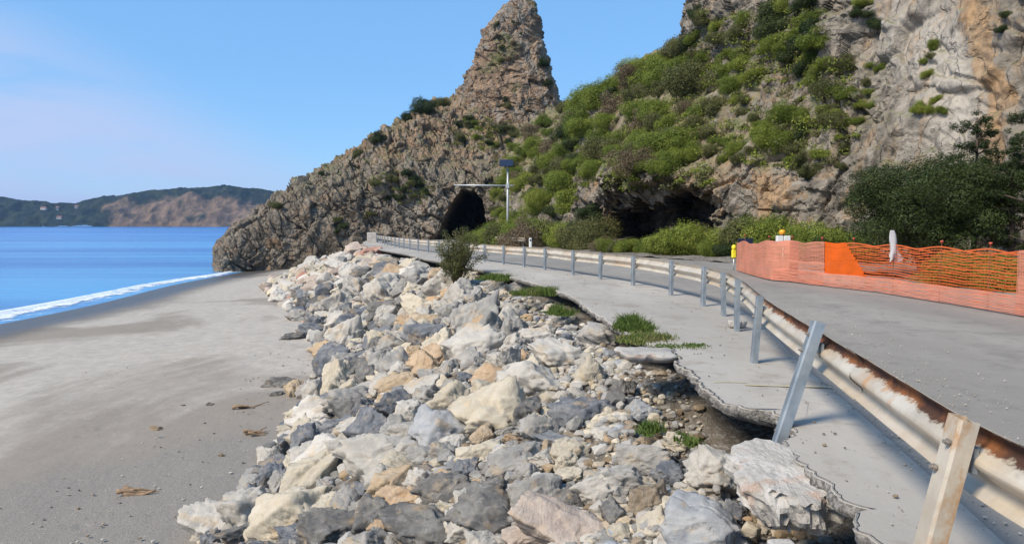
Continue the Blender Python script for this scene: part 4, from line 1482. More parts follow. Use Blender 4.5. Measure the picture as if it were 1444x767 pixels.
def post_mesh(mat, h=.95, w=.125, d=.075, lip=.022, th=.006):
    """C-section post; web faces away from the road (-y side), open towards +y"""
    o = [(-w/2 + .012, -d), (w/2 - .012, -d), (w/2, -d + .012), (w/2, 0), (w/2 - lip, 0), (w/2 - lip, -th), (w/2 - th, -th), (w/2 - th, -d + th + .004), (w/2 - th - .008, -d + th), (-w/2 + th + .008, -d + th), (-w/2 + th, -d + th + .004), (-w/2 + th, -th), (-w/2 + lip, -th), (-w/2 + lip, 0), (-w/2, 0), (-w/2, -d + .012)]
    o = np.array(o)
    rings = [np.c_[o, np.full(len(o), z)] for z in (-.45, 0, .3, h - .45 if False else h)]
    b = MB()
    b.loft(rings)
    n = len(o)
    # annular top: quads between outer and inner halves of the channel
    top = np.c_[o, np.full(n, h)]
    pairs = [(0, 9, 1, 8), (1, 8, 2, 7), (2, 7, 3, 6), (3, 4, 5, 6), (0, 9, 15, 10), (15, 10, 14, 11), (14, 13, 12, 11)]
    q = []
    for a, bb, c, dd in pairs[:3]: q.append([a, c, dd, bb])
    q.append([3, 4, 5, 6]); q.append([0, 9, 10, 15]); q.append([15, 10, 11, 14]); q.append([14, 11, 12, 13])
    b.add(top, q)
    # bolt slots
    return b.mesh('post', mat, False)
PM_G, PM_R = post_mesh(M['galv'], .77), post_mesh(M['post_rust'], .77, .122, .08)

def bolt_mesh():
    b = MB()
    b.tube([(0, 0, 0), (0, -.012, 0)], .016, 6)
    b.tube([(0, -.012, 0), (0, -.026, 0)], .009, 8)
    return b.mesh('bolt', M['zinc'])
BOLT = bolt_mesh()

POSTS = [(1.95, 3.12), (2.43, 5.85), (2.86, 8.5), (3.43, 11.1), (3.74, 12.95), (3.83, 14.6), (3.64, 16.75), (3.2, 19.4), (2.62, 21.6), (1.96, 23.5), (1.2, 26.0), (.5, 28), (-.3, 30), (-1.15, 32.3), (-1.95, 34.6), (-2.75, 37), (-3.45, 39.5), (-4.15, 42.2), (-5.0, 44.6), (-5.9, 47), (-6.75, 49.5), (-7.5, 52), (-8.2, 54.5), (-8.9, 57), (-9.6, 59.6), (-10.3, 62.2), (-11.0, 64.8), (-11.7, 67.4), (-12.4, 70), (-13.1, 72.8), (-13.75, 75.6)]
gr = thing('guardrail', 'long rusty corrugated guardrail with leaning posts along the broken seaward road edge', 'guardrail', (2.0, 3.0, 0))
inv = Vector((-2.0, -3.0, 0))
path = resample(np.array([p for p in RAIL if p[1] < 76.2]), .06)
cum = np.concatenate([[0], np.cumsum(np.linalg.norm(np.diff(path, axis=0), axis=1))])
a0 = 0.0
kk = 0
while a0 < cum[-1] - .5:
    a1 = min(a0 + 4.32, cum[-1])
    step = .06 if path[np.searchsorted(cum, a0)][1] < 20 else .3
    s = np.linspace(a0, a1, max(6, int((a1 - a0) / step)))
    pp = np.stack([np.interp(s, cum, path[:, j]) for j in range(2)], 1)
    sag = -.02 * np.exp(-((pp[:, 1] - 6) / 2.5) ** 2)
    near = .05 + .95 * sstep(14, 7, pp[:, 1])
    z0 = zr(pp[:, 1]) + .435 + sag + .005 * (kk % 2)
    pp2 = pp + (np.array([.005, 0]) if kk % 2 else 0)
    o = link('beam', beam_mesh(pp2, z0, near), gr)
    o.location = inv
    a0 = a1 - .32
    kk += 1
    if a1 >= cum[-1]: break
for i, (x, y) in enumerate(POSTS):
    j = np.argmin((path[:, 1] - y) ** 2 + (path[:, 0] - x) ** 2)
    tg = path[min(j + 3, len(path) - 1)] - path[max(j - 3, 0)]
    ang = math.atan2(tg[1], tg[0])          # local +y must point to the road (right of travel)
    rz = ang + math.pi                      # +x along -t ; +y -> -(left normal) = right normal
    x0, y0 = path[j]
    o = link('post', PM_R if i == 0 else PM_G, gr)
    nx, ny = tg[1], -tg[0]
    L = math.hypot(nx, ny); nx /= L; ny /= L
    o.location = Vector((x0 - nx * .006, y0 - ny * .006, float(zr(y0)))) + inv
    o.rotation_euler = (0, 0, rz)
    lean = {0: (.20, .02), 1: (.30, -.10), 2: (.05, .10), 3: (.0, .03), 4: (-.04, .05), 5: (.03, -.05)}.get(i, (0, random.uniform(-.02, .02)))
    # lean about the rail height so the head stays at the beam
    Mx = Matrix.Translation(o.location + Vector((0, 0, .62))) @ Matrix.Rotation(rz, 4, 'Z') @ Matrix.Rotation(lean[1], 4, 'Y') @ Matrix.Rotation(-lean[0], 4, 'X') @ Matrix.Translation((0, -abs(lean[0]) * .08, -.62))
    if i == 1: Mx = Mx @ Matrix.Diagonal((1.05, 1.15, 1.06, 1))
    o.matrix_local = Mx
    if i < 9:
        for dz, dx in ((.66, .03), (.55, -.02)):
            bo = link('bolt', BOLT, o)
            bo.location = (dx, -(.075 if i else .085) - .001, dz - (0 if dx > 0 else .02))
    # spacer plate between post and beam
    sp = link('bracket', None or MB().box((0, .012, .60), (.07, .03, .12), None, .006).mesh('bracket', M['galv']), gr)
    sp.matrix_local = Matrix.Translation(Vector((x0, y0, float(zr(y0)))) + inv) @ Matrix.Rotation(rz, 4, 'Z')
# concrete end block of the rail
x, y, _ = GR(530, 341)
t = MB().box((0, 0, .45), (1.0, .6, 1.1), None, .06).build('end_block', M['concrete'], None, label='pale concrete block at the far end of the long guardrail', category='concrete')
t.location = (path[-1][0] - .5, path[-1][1] + .3, float(zr(76)))

# second guardrail on the landward side before the tunnel
gr2 = thing('guardrail', 'short clean grey guardrail on the landward road side before the tunnel bushes', 'guardrail', (0, 56, float(zr(56))))
p2 = resample(np.array([(1.0, 54.5), (-.1, 57.5), (-1.1, 61), (-2.0, 65), (-2.7, 70)]), .3)
inv2 = -Vector((0, 56, float(zr(56))))
o = link('beam', beam_mesh(p2[::-1], zr(p2[::-1][:, 1]) + .44, np.full(len(p2), .05)), gr2); o.location = inv2
for q in range(2, len(p2), 8):
    tg = p2[max(q - 1, 0)] - p2[min(q + 1, len(p2) - 1)]
    o = link('post', PM_G, gr2)
    o.location = Vector((p2[q][0], p2[q][1], float(zr(p2[q][1])))) + inv2
    o.rotation_euler = (0, 0, math.atan2(tg[1], tg[0]) + math.pi)

# ------------------------------------------------------------------ orange safety netting
FB = [(8.95, 8.0), (9.0, 10.2), (8.95, 12.0), (8.92, 13.4), (8.9, 14.2), (8.8, 15.5), (8.62, 17.4), (8.35, 18.4), (8.0, 19.5), (7.82, 20.6), (7.42, 21.4), (7.52, 23.4), (7.75, 25.6)]
fpath = resample(np.array(FB), .06)
fs = np.concatenate([[0], np.cumsum(np.linalg.norm(np.diff(fpath, axis=0), axis=1))])
fpx = np.array([proj(np.array([p[0], p[1], 0.0]))[0] for p in fpath])
def f_at(px): return float(np.interp(px, fpx[np.argsort(fpx)], fs[np.argsort(fpx)]))
stake_px = [1049, 1083, 1115, 1157, 1201, 1258, 1324, 1392, 1450]
stake_s = [f_at(q) for q in stake_px]
def top_h(s):
    d = np.min(np.abs(np.asarray(s)[:, None] - np.array(stake_s)[None]), 1)
    return 1.13 - .09 * np.clip(d / .9, 0, 1) ** 1.5 - .10 * sstep(fs[-1] - 5.5, fs[-1], s)
fence = thing('safety_fence', 'sagging orange plastic safety netting on rods closing off the landward lane', 'fence', (8.6, 15.0, 0))
finv = Vector((-8.6, -15.0, 0))
def net_piece(name, s0, s1, h0, h1, rows, wid, vstep, vwid, mat, off=0.0, slant=0.0, jit=.004, flare=0.0):
    s = np.arange(s0, s1, .07)
    xy = np.stack([np.interp(s, fs, fpath[:, j]) for j in range(2)], 1)
    t = np.gradient(xy, axis=0); t /= np.linalg.norm(t, axis=1)[:, None]
    nrm = np.stack([-t[:, 1], t[:, 0]], 1)                # towards the road
    H = top_h(s)
    n3 = fbm(np.stack([s * .9, s * 0 + off * 50, s * 0], 1), 2)
    V, Q, nb = [], [], 0
    def pt(hf, idx=slice(None), o=0.0):
        hz = H[idx] * hf
        bul = off + .05 * n3[idx] * math.sin(min(max(hf, 0), 1) * math.pi) + o + flare * (1 - hf)
        return np.c_[xy[idx] + nrm[idx] * (bul[:, None] if np.ndim(bul) else bul), hz + .003 * n3[idx]]
    for k in range(rows):
        hf = h0 + (h1 - h0) * (k / (rows - 1))
        wk = wid * (1.9 if (k == rows - 1 or (rows > 6 and k in (rows // 2,) and h1 > .9)) else 1.0) * random.uniform(.8, 1.2)
        dh = wk / 2 / 1.05
        keep = s > s0 + abs(slant) * (hf if slant < 0 else 1 - hf) if slant else np.ones(len(s), bool)
        idx = np.where(keep)[0]
        if len(idx) < 2: continue
        jit_h = jit * fbm(np.stack([s * 2.1, s * 0 + k * 3.3, s * 0], 1), 2)[idx]
        for a, b, o in ((hf - dh, hf + dh, 0.0),):
            rings = []
            for (q, oo) in ((a, 0), (b, 0), (b, .0035), (a, .0035)):
                w_ = pt(q, idx, oo); w_[:, 2] += jit_h * 3; w_[:, 2] = np.maximum(w_[:, 2], .02)
                rings.append(w_)
            rings = np.array(rings)                        # 4, n, 3
            m = len(idx)
            V.append(rings.reshape(-1, 3))
            for j in range(4):
                j2 = (j + 1) % 4
                a_ = nb + j * m + np.arange(m - 1); b_ = nb + j2 * m + np.arange(m - 1)
                Q.append(np.stack([a_, a_ + 1, b_ + 1, b_], 1))
            nb += 4 * m
    if vstep:
        for s_ in np.arange(s0 + .02, s1 - .02, vstep):
            hs = np.linspace(h0, h1, 6)
            hs = np.array([h for h in hs if s_ > s0 + abs(slant) * (h if slant < 0 else 1 - h)]) if slant else hs
            if len(hs) < 2: continue
            i = int(np.clip((s_ - s0) / .07, 0, len(s) - 2)); fr = (s_ - s[i]) / .07
            L_, R2 = [], []
            for h in hs:
                a = pt(h, slice(i, i + 2), .001); c = a[0] * (1 - fr) + a[1] * fr
                tt = np.array([t[i][0], t[i][1], 0]) * vwid / 2
                L_.append(c - tt); R2.append(c + tt)
            m = len(hs)
            V.append(np.array(L_ + R2))
            Q.append(np.stack([nb + np.arange(m - 1), nb + np.arange(1, m), nb + m + np.arange(1, m), nb + m + np.arange(m - 1)], 1))
            nb += 2 * m
    o = link(name, mesh_np(name, np.concatenate(V), np.concatenate(Q), None, [mat], False), fence)
    o.location = finv
    return o
sA, sB, sC, sD = f_at(1440), f_at(1163), f_at(1115), fs[-1]
net_piece('open_netting', sA - .4, sB + .15, .30, 1.0, 15, .015, .10, .003, M['net'], 0.0, jit=.003)
net_piece('back_netting', sA - .4, sB + .1, .05, .93, 12, .013, .14, .004, M['net'], -.42, jit=.003)
net_piece('skirt_netting', sA - 2, sC + .6, .02, .30, 12, .017, .055, .007, M['net_pale'], .02, flare=.08, jit=.006)
net_piece('right_netting', 0.0, sA + .12, .02, 1.0, 40, .020, .06, .018, M['net_pale'], .05)
net_piece('folded_netting', f_at(1236), sB + .02, .32, 1.0, 30, .024, .05, .018, M['net_deep'], .035, slant=-1.0)
net_piece('pale_netting', sB - .02, sC + .05, .02, 1.0, 34, .018, .06, .012, M['net_pale'], .06)
net_piece('end_netting', sC - .35, sD, .02, 1.0, 46, .021, .05, .022, M['net_pale'], .03)
for q, s_ in zip(stake_px, stake_s):
    x, y = [float(np.interp(s_, fs, fpath[:, j])) for j in range(2)]
    b = MB().tube([(x, y, -.1), (x + .01, y, .6), (x + .015, y, 1.21)], .008, 6)
    st = b.build('stake', M['steel_rod'], fence, True); st.location = finv
    b = MB().tube([(x + .015, y, 1.18), (x + .015, y, 1.225), (x + .015, y, 1.235), (x + .015, y, 1.262)], [.014, .016, .034, .030], 10)
    c = b.build('cap', M['cap'], st, True)

# plastic strip hanging over the net
def plastic():
    s_ = f_at(1259)
    x, y = [float(np.interp(s_, fs, fpath[:, j])) for j in range(2)]
    rings = []
    for k, zz in enumerate(np.linspace(0, 1, 14)):
        w = .045 + .075 * zz + .02 * math.sin(zz * 7)
        th = np.linspace(0, 2 * math.pi, 28, endpoint=False)
        f = 1 + .28 * np.sin(th * 5 + zz * 3) * zz
        rings.append(np.stack([.09 * zz + w * np.cos(th) * f, .03 * np.sin(th) * f * (.4 + zz) + .04 * np.sin(th * 2 + 4 * zz) * zz, 1.46 - .66 * zz + .07 * np.sin(th * 3 + 1) * (zz > .9)], 1))
    o = MB().loft(rings).build('plastic_sheet', M['plastic_white'], None, True, label='torn white plastic sheet hanging over the orange netting', category='plastic sheet')
    o.location = (x - .07, y - .02, 0)
plastic()

# site warning lamps behind the netting
def warn_lamp():
    x, y = GR(1104, 384)[:2]
    y = 23.5; x = (1104 - CX) / F_PX * y
    t = thing('warning_lamp', 'amber globe warning lamp on two white battery boxes behind the netting', 'warning lamp', (x, y, 0))
    MB().tube([(0, 0, -.02), (0, 0, .95)], .03, 10).build('post', M['pole'], t, True)
    for s in (-.11, .11):
        MB().box((s, 0, 1.08), (.205, .16, .30), None, .015).build('battery_box', M['paint_white'], t)
    th = np.linspace(0, math.pi, 9)
    MB().tube([(-.03, 0, 1.235 + .085 - .085 * math.cos(a) + .02) for a in th], [max(.004, .10 * math.sin(a) ** .6) for a in th], 16).build('lens', M['amber'], t, True)
    MB().tube([(-.03, 0, 1.225), (-.03, 0, 1.26)], .06, 14).build('lamp_base', M['dark_panel'], t, True)
    y = 26.2; x = (1035 - CX) / F_PX * y
    t = thing('warning_lamp', 'small yellow warning lamp on a stand at the end of the netting', 'warning lamp', (x, y, float(zr(y))))
    MB().tube([(0, 0, 0), (0, 0, .42)], .025, 8).build('post', M['pole'], t, True)
    MB().box((0, 0, .56), (.16, .12, .30), None, .03).build('battery_box', M['yellow'], t)
    MB().tube([(0, 0, .70), (0, 0, .74), (0, 0, .84), (0, 0, .88)], [.05, .08, .08, .03], 12).build('lens', M['yellow'], t, True)
    y = 25.9; x = (1051 - CX) / F_PX * y
    t = thing('barrier_board', 'dark backed traffic board on two legs behind the end of the netting', 'traffic board', (x, y, float(zr(y))))
    MB().box((0, 0, 1.0), (.52, .03, .22), None, .008).build('board', M['dark_panel'], t)
    for s in (-.2, .2):
        MB().box((s, .03, .5), (.04, .03, 1.0)).build('leg', M['pole'], t)
warn_lamp()

# solar powered signal mast by the tunnel
def mast():
    y = 63.5; x = (716 - CX) / F_PX * y
    z0 = float(zr(y))
    k = y / F_PX
    t = thing('signal_mast', 'tall grey roadside mast with long side arm and solar panel near the tunnel', 'mast', (x, y, z0))
    H = EYE + (316 - 238) * k - z0
    HA = EYE + (316 - 262.5) * k - z0
    MB().tube([(0, 0, -.2), (0, 0, H * .5), (0, 0, H)], [.11, .10, .075], 14).build('pole', M['pole'], t, True)
    MB().tube([(0, -.05, HA), (-2, -.05, HA + .03), (-75 * k, -.05, HA + .05)], [.075, .065, .045], 10).build('arm', M['pole'], t, True)
    MB().tube([(0, -.05, HA + .02), (.55, -.05, HA + .02)], .05, 10).build('counter_arm', M['pole'], t, True)
    MB().box((.0, -.05, HA), (.26, .26, .42), None, .02).build('clamp', M['pole'], t)
    p = MB().box((0, 0, 0), (1.15, .85, .05), Matrix.Rotation(.75, 3, 'X') , .006).build('solar_panel', M['dark_panel'], t)
    p.location = (-.12, -.12, H + .42)
    MB().tube([(0, 0, H - .05), (-.06, -.06, H + .36)], .05, 8).build('panel_bracket', M['pole'], t, True)
    # white roadside marker
    y = 51.5; x = (748 - CX) / F_PX * y; z0 = float(zr(y))
    t = thing('marker_post', 'short white roadside marker post in front of the bushes', 'marker post', (x, y, z0))
    MB().box((0, 0, .37), (.20, .12, .80), None, .03).build('post', M['paint_white'], t)
    MB().box((0, -.062, .62), (.10, .01, .14)).build('reflector', M['dark_panel'], t)
mast()

# ------------------------------------------------------------------ plants
def leaf_cloud(seed, n, lobes, leaf, flat=.8, fill=.25, aspect=.5):
    """lobes (k,4): centre and radius. returns verts, quads"""
    g = np.random.default_rng(seed)
    lob = np.asarray(lobes, float)
    w = lob[:, 3] ** 2; w /= w.sum()
    k = g.choice(len(lob), n, p=w)
    d = g.normal(size=(n, 3)); d /= np.linalg.norm(d, axis=1)[:, None]
    rr = np.where(g.random(n) < fill, g.random(n) ** .5, 1 - .22 * g.random(n) ** 1.5)
    ns = 70                                             # shoots that break the outline
    sd = g.normal(size=(ns, 3)); sd[:, 2] = np.abs(sd[:, 2]) + .2; sd /= np.linalg.norm(sd, axis=1)[:, None]
    sh = g.random(n) < .16
    d = np.where(sh[:, None], sd[g.integers(0, ns, n)] + .07 * g.normal(size=(n, 3)), d)
    rr = np.where(sh, .85 + .5 * g.random(n) ** 1.3, rr)
    bump = 1 + .3 * fbm(d * 3 + lob[k, :1] * 7, 3)
    c = lob[k, :3] + d * (lob[k, 3] * rr * bump)[:, None] * np.array([1, 1, flat])
    nrm = d + .6 * g.normal(size=(n, 3)); nrm[:, 2] += .3
    nrm /= np.linalg.norm(nrm, axis=1)[:, None]
    a = np.cross(nrm, g.normal(size=(n, 3))); a /= np.linalg.norm(a, axis=1)[:, None] + 1e-9
    b = np.cross(nrm, a)
    L = leaf * (.6 + .8 * g.random(n))[:, None]
    V = np.stack([c - a * L, c + b * L * aspect, c + a * L, c - b * L * aspect], 1).reshape(-1, 3)
    Q = np.arange(n * 4).reshape(n, 4)
    return V, Q

def rand_lobes(seed, k, spread=.74, base=.42, hz=.55):
    g = np.random.default_rng(seed)
    out = [(0, 0, hz * .7, .48)]
    for _ in range(k):
        a = g.random() * 6.28; r = spread * math.sqrt(g.random())
        out.append((r * math.cos(a), r * math.sin(a), hz * (.25 + 1.15 * g.random()) * (1.1 - .5 * r), base * (.35 + .65 * g.random())))
    return out

def twigs(b, seed, n, h, spread, r0):
    g = random.Random(seed)
    for _ in range(n):
        a = g.random() * 6.28; s = spread * g.uniform(.3, 1)
        hh = h * g.uniform(.6, 1)
        pts = [(0, 0, -.15), (s * .25 * math.cos(a), s * .25 * math.sin(a), hh * .35), (s * .7 * math.cos(a + .2), s * .7 * math.sin(a + .2), hh * .7), (s * math.cos(a + .1), s * math.sin(a + .1), hh)]
        b.tube(pts, [r0, r0 * .8, r0 * .5, r0 * .2], 5)

def shrub_mesh(seed, n, lm, leaf=.055, k=11, flat=.8, spread=.62):
    V, Q = leaf_cloud(seed, n, rand_lobes(seed, k, spread), leaf, flat)
    b = MB()
    twigs(b, seed, 7, .8, .55, .03)
    Vt = np.concatenate(b.V); Qt = np.concatenate(b.Q); Tt = np.concatenate(b.T)
    return mesh_np('shrub', np.concatenate([V, Vt]), np.concatenate([Q, Qt + len(V)]), Tt + len(V), [lm, M['bark']], False,
                   np.concatenate([np.zeros(len(Q)), np.ones(len(Qt) + len(Tt))]))
SH = {'green': [shrub_mesh(10 + i, 20000, M['leaf'], .022, 15 + 2 * i) for i in range(5)],
      'dark': [shrub_mesh(30 + i, 15000, M['leaf_dark'], .026, 14 + 2 * i) for i in range(3)],
      'olive': [shrub_mesh(40 + i, 12000, M['leaf_olive'], .026, 14 + 2 * i) for i in range(3)],
      'dry': [shrub_mesh(50 + i, 8000, M['leaf_dry'], .024, 12) for i in range(2)]}
CW = {'green': 'bright green', 'dark': 'dark green', 'olive': 'olive green', 'dry': 'dry brownish'}

def put_shrub(px, py, r, kind, where, sx=1.0, sz=1.0, hit=None, sink=.25):
    h = hit or cast(px, py)
    if h is None: return None
    p = h[0] if not isinstance(h, Vector) else h
    o = bpy.data.objects.new('shrub', random.choice(SH[kind])); COL.objects.link(o)
    o.location = (p.x, p.y, p.z - sink * r)
    o.rotation_euler = (random.uniform(-.15, .15), random.uniform(-.15, .15), random.uniform(0, 6.28))
    j = random.uniform(.88, 1.14)
    o.scale = (r * sx * j, r * sx, r * sz * random.uniform(.85, 1.1))
    size = 'large' if r > 1.9 else ('rounded' if r > 1.1 else 'small')
    o['label'] = f'{size} {CW[kind]} shrub {where}'
    o['category'] = 'shrub'
    o['group'] = f'{size} {CW[kind]} shrubs {where}'
    return o

def in_poly(x, y, poly):
    c = False
    j = len(poly) - 1
    for i in range(len(poly)):
        xi, yi = poly[i]; xj, yj = poly[j]
        if (yi > y) != (yj > y) and x < (xj - xi) * (y - yi) / (yj - yi) + xi: c = not c
        j = i
    return c

def zone_shrubs(poly, n, lo, hi, kinds, where, mind=.75, sz=1.0):
    xs = [p[0] for p in poly]; ys = [p[1] for p in poly]
    got, tries, pts = 0, 0, []
    while got < n and tries < n * 40:
        tries += 1
        x, y = random.uniform(min(xs), max(xs)), random.uniform(min(ys), max(ys))
        if not in_poly(x, y, poly): continue
        h = cast(x, y)
        if h is None: continue
        r = lo + (hi - lo) * random.random() ** 1.5
        if any((h[0] - q).length < mind * (r + rq) * .62 for q, rq in pts): continue
        put_shrub(x, y, r, random.choice(kinds), where, hit=h, sz=sz)
        pts.append((h[0], r)); got += 1
    return got

W_SLOPE = 'on the green slope between the spire and the cave'
zone_shrubs([(712,215),(780,158),(830,142),(880,112),(930,88),(965,74),(985,120),(905,180),(860,190),(800,240),(720,240)], 44, 1.3, 3.0, ['green','green','olive','green','dark','olive','dry'], 'high on the green slope right of the rock spire', .8)
zone_shrubs([(700,240),(800,235),(880,190),(990,150),(1000,190),(960,205),(1000,222),(950,238),(868,245),(835,250),(800,290),(700,290)], 42, 1.0, 2.4, ['green','green','green','olive','olive','dry'], 'on the green slope above the cave', .8)
zone_shrubs([(868,205),(960,195),(975,230),(900,250),(860,245)], 14, .8, 1.3, ['green'], 'overhanging the cave mouth', .7)
zone_shrubs([(690,245),(720,235),(800,255),(835,300),(850,340),(790,350),(740,345),(700,330)], 26, 1.2, 2.4, ['green','olive','dark'], 'in the thicket between the tunnel and the cave', .75)
zone_shrubs([(990,20),(1060,35),(1065,120),(1000,130),(975,80)], 16, .6, 1.3, ['green','olive'], 'on the skyline shoulder of the hill', .9)
zone_shrubs([(1085,5),(1135,5),(1160,60),(1135,112),(1092,100)], 13, .8, 1.5, ['green','dark'], 'in the tall green gully of the cliff', .75)
zone_shrubs([(1062,190),(1105,150),(1150,175),(1120,205),(1060,212)], 9, .6, 1.3, ['green','green','dark'], 'on the ledge below the green gully', .8)
zone_shrubs([(1010,190),(1060,215),(1040,240),(1000,225)], 7, .5, 1.0, ['green','olive'], 'at the right end of the slope above the cave', .8)
zone_shrubs([(1000,125),(1060,125),(1090,160),(1060,185),(1005,170)], 6, .6, 1.3, ['green','olive'], 'on the broken ground right of the green slope', .8)
zone_shrubs([(1120,210),(1165,215),(1160,250),(1115,245)], 7, .5, 1.1, ['green','olive'], 'above the rock wall behind the warning lamps', .8)
zone_shrubs([(1140,100),(1190,90),(1195,150),(1150,165)], 9, .5, 1.1, ['green','olive'], 'right of the green gully on grey rock', .8)
zone_shrubs([(1200,5),(1245,0),(1240,45),(1210,40)], 5, .4, .8, ['green','dark'], 'high up on the pale cliff', .8)
zone_shrubs([(1215,90),(1245,85),(1240,150),(1215,160)], 6, .35, .7, ['olive','green'], 'in the crack of the grey cliff face', .8)
zone_shrubs([(1150,150),(1210,170),(1215,200),(1165,195)], 6, .35, .8, ['olive','green'], 'on the middle of the grey cliff face', .8)
zone_shrubs([(1292,145),(1332,140),(1330,165),(1295,170)], 4, .35, .6, ['green'], 'clinging beside the pale cliff slab', .8)
zone_shrubs([(1298,60),(1325,55),(1322,110),(1300,120)], 4, .3, .6, ['olive','green'], 'in a crevice left of the orange streak', .8)
zone_shrubs([(1170,205),(1200,210),(1190,240),(1165,235)], 3, .3, .6, ['olive'], 'low on the grey cliff face', .8)
zone_shrubs([(1398,20),(1420,15),(1420,45),(1400,45)], 2, .3, .5, ['dark'], 'right of the orange streak on the cliff', .8)
zone_shrubs([(632,178),(662,165),(720,172),(735,195),(700,212),(645,205)], 14, .9, 2.0, ['olive','green','dark'], 'below the foot of the rock spire', .75)
zone_shrubs([(520,258),(560,240),(605,255),(608,278),(560,288),(540,275)], 11, .7, 1.6, ['dark','olive'], 'on the rock face of the headland', .75)
zone_shrubs([(460,312),(490,310),(488,328),(465,328)], 3, .6, 1.1, ['olive','dark'], 'low on the headland above the beach', .8)
zone_shrubs([(510,300),(538,292),(535,310),(512,315)], 3, .5, 1.0, ['olive'], 'low on the headland above the road', .8)
zone_shrubs([(695,30),(725,25),(735,50),(700,60)], 3, .4, .8, ['olive'], 'near the top of the rock spire', .8)
zone_shrubs([(700,65),(740,60),(735,85),(705,90)], 4, .5, 1.0, ['olive','dry'], 'half way up the rock spire', .8)
zone_shrubs([(700,140),(735,135),(730,158),(705,158)], 3, .5, 1.1, ['dark','olive'], 'at the base of the rock spire', .8)
for (px, py, r, k, w) in [(598,158,2.5,'dark','on the headland crest left of the spire'), (577,168,1.7,'dark','on the headland crest left of the spire'), (625,150,1.9,'olive','on the headland crest left of the spire'),
                          (533,197,1.5,'dark','on the lower headland crest'), (455,246,.9,'dark','on the lower headland crest'), (388,291,1.3,'olive','on the lowest headland crest over the sea'), (505,218,1.0,'olive','on the lower headland crest'), (766,92,1.2,'dark','clinging to the right edge of the spire'), (772,118,.9,'dark','clinging to the right edge of the spire'),
                          (985,22,1.2,'dark','on the skyline of the hill')]:
    put_shrub(px, py, r, k, w)

# low scrub and dry grass that covers the slope between the shrubs
def scrub():
    polys = [[(700,222),(780,160),(830,145),(930,92),(968,76),(1000,110),(1010,185),(960,205),(1000,225),(950,240),(868,250),(835,258),(800,300),(700,300),(690,255)],
             [(1085,5),(1140,5),(1165,60),(1150,110),(1092,105),(1060,60)], [(1055,200),(1105,150),(1155,175),(1120,210)], [(990,15),(1075,30),(1075,120),(1000,130),(972,80)],
             [(630,180),(662,165),(722,172),(740,200),(700,218),(640,208)], [(515,258),(560,238),(612,255),(612,284),(560,292)], [(1000,120),(1090,110),(1200,90),(1215,200),(1165,250),(1060,235),(1000,215)], [(840,255),(1000,235),(1010,265),(850,275)]]
    cnt = [1300, 150, 90, 150, 110, 80, 170, 90]
    cs, sz = [], []
    for poly, n in zip(polys, cnt):
        xs = [p[0] for p in poly]; ys = [p[1] for p in poly]
        k = 0
        while k < n:
            x, y = random.uniform(min(xs), max(xs)), random.uniform(min(ys), max(ys))
            k += 1
            if not in_poly(x, y, poly): continue
            h = cast(x, y)
            if h is None: continue
            cs.append(h[0]); sz.append(random.uniform(.25, .75))
    n = 80
    g = np.random.default_rng(6)
    C = np.repeat(np.array([tuple(c) for c in cs]), n, 0); S = np.repeat(np.array(sz), n)
    N = len(C)
    d = g.normal(size=(N, 3)); d /= np.linalg.norm(d, axis=1)[:, None]
    d[:, 2] = np.abs(d[:, 2]) * .8
    c = C + d * (S * g.random(N) ** .4)[:, None]
    nrm = d + .8 * g.normal(size=(N, 3)); nrm /= np.linalg.norm(nrm, axis=1)[:, None]
    a = np.cross(nrm, g.normal(size=(N, 3))); a /= np.linalg.norm(a, axis=1)[:, None] + 1e-9
    b = np.cross(nrm, a)
    L = (.04 + .06 * g.random(N))[:, None]
    V = np.stack([c - a * L, c + b * L * .45, c + a * L, c - b * L * .45], 1).reshape(-1, 3)
    link('scrub', mesh_np('scrub', V, np.arange(N * 4).reshape(N, 4), None, [M['leaf'], M['leaf_olive']], False, (np.repeat(g.random(N // n), n) < .45).astype(int)), kind='stuff', label='low scrub and dry grass covering the slope between the shrubs', category='scrub')
scrub()

for px, py, r in [(838,140,1.9),(862,126,2.0),(888,110,1.9),(908,100,1.8),(928,92,1.8),(948,82,1.7),(962,74,1.6),(973,64,1.3)]:
    put_shrub(px, py, r, random.choice(['green', 'dark', 'olive']), 'along the ridge line of the green slope')

# roadside thickets standing on the verge
def verge_shrub(px, y, r, kind, where, sx=1.0, sz=1.0):
    x = (px - CX) / F_PX * y
    return put_shrub(0, 0, r, kind, where, sx, sz, hit=Vector((x, y, float(zr(y)) + .1)), sink=.12)
for px, y, r, k in [(672,70,1.5,'green'),(686,66,1.6,'green'),(700,64,1.9,'green'),(712,62.5,2.3,'olive'),(724,58,2.1,'dry'),(733,61,2.6,'green'),(742,56.5,2.5,'dry'),(752,60,2.7,'green'),(764,57.5,2.5,'olive'),(780,56,2.4,'green'),(798,53.5,2.2,'green'),(815,51,2.0,'olive'),(832,49.5,1.8,'olive'),(848,47,1.2,'dry'),(860,45.5,1.0,'green'),(690,76,2.4,'green'),(735,70,3.0,'green')]:
    verge_shrub(px, y, r, k, 'in the roadside thicket before the tunnel')
for px, y, r, k in [(872,44.5,1.2,'olive'),(888,43,1.0,'green'),(908,42,.9,'green'),(930,41.2,1.3,'green'),(950,40.5,1.9,'green'),(968,40,2.0,'green'),(985,39,1.5,'green'),(1005,38,1.0,'olive'),(1022,37,.9,'dark'),(1000,36.5,.8,'green'),(1028,35.5,.9,'dark')]:
    verge_shrub(px, y, r, k, 'beside the road below the cave')
for px, y, r, k in [(1035,37,1.8,'green'),(1060,36,2.1,'olive'),(1085,35,2.2,'green'),(1110,34,2.1,'green'),(1135,33,1.9,'green'),(1160,32,1.8,'green'),(1185,31,1.7,'green'),(1070,33,1.1,'green'),(1120,31.5,1.1,'green'),(1165,30,1.1,'dark')]:
    verge_shrub(px, y, r, k, 'behind the warning lamps')
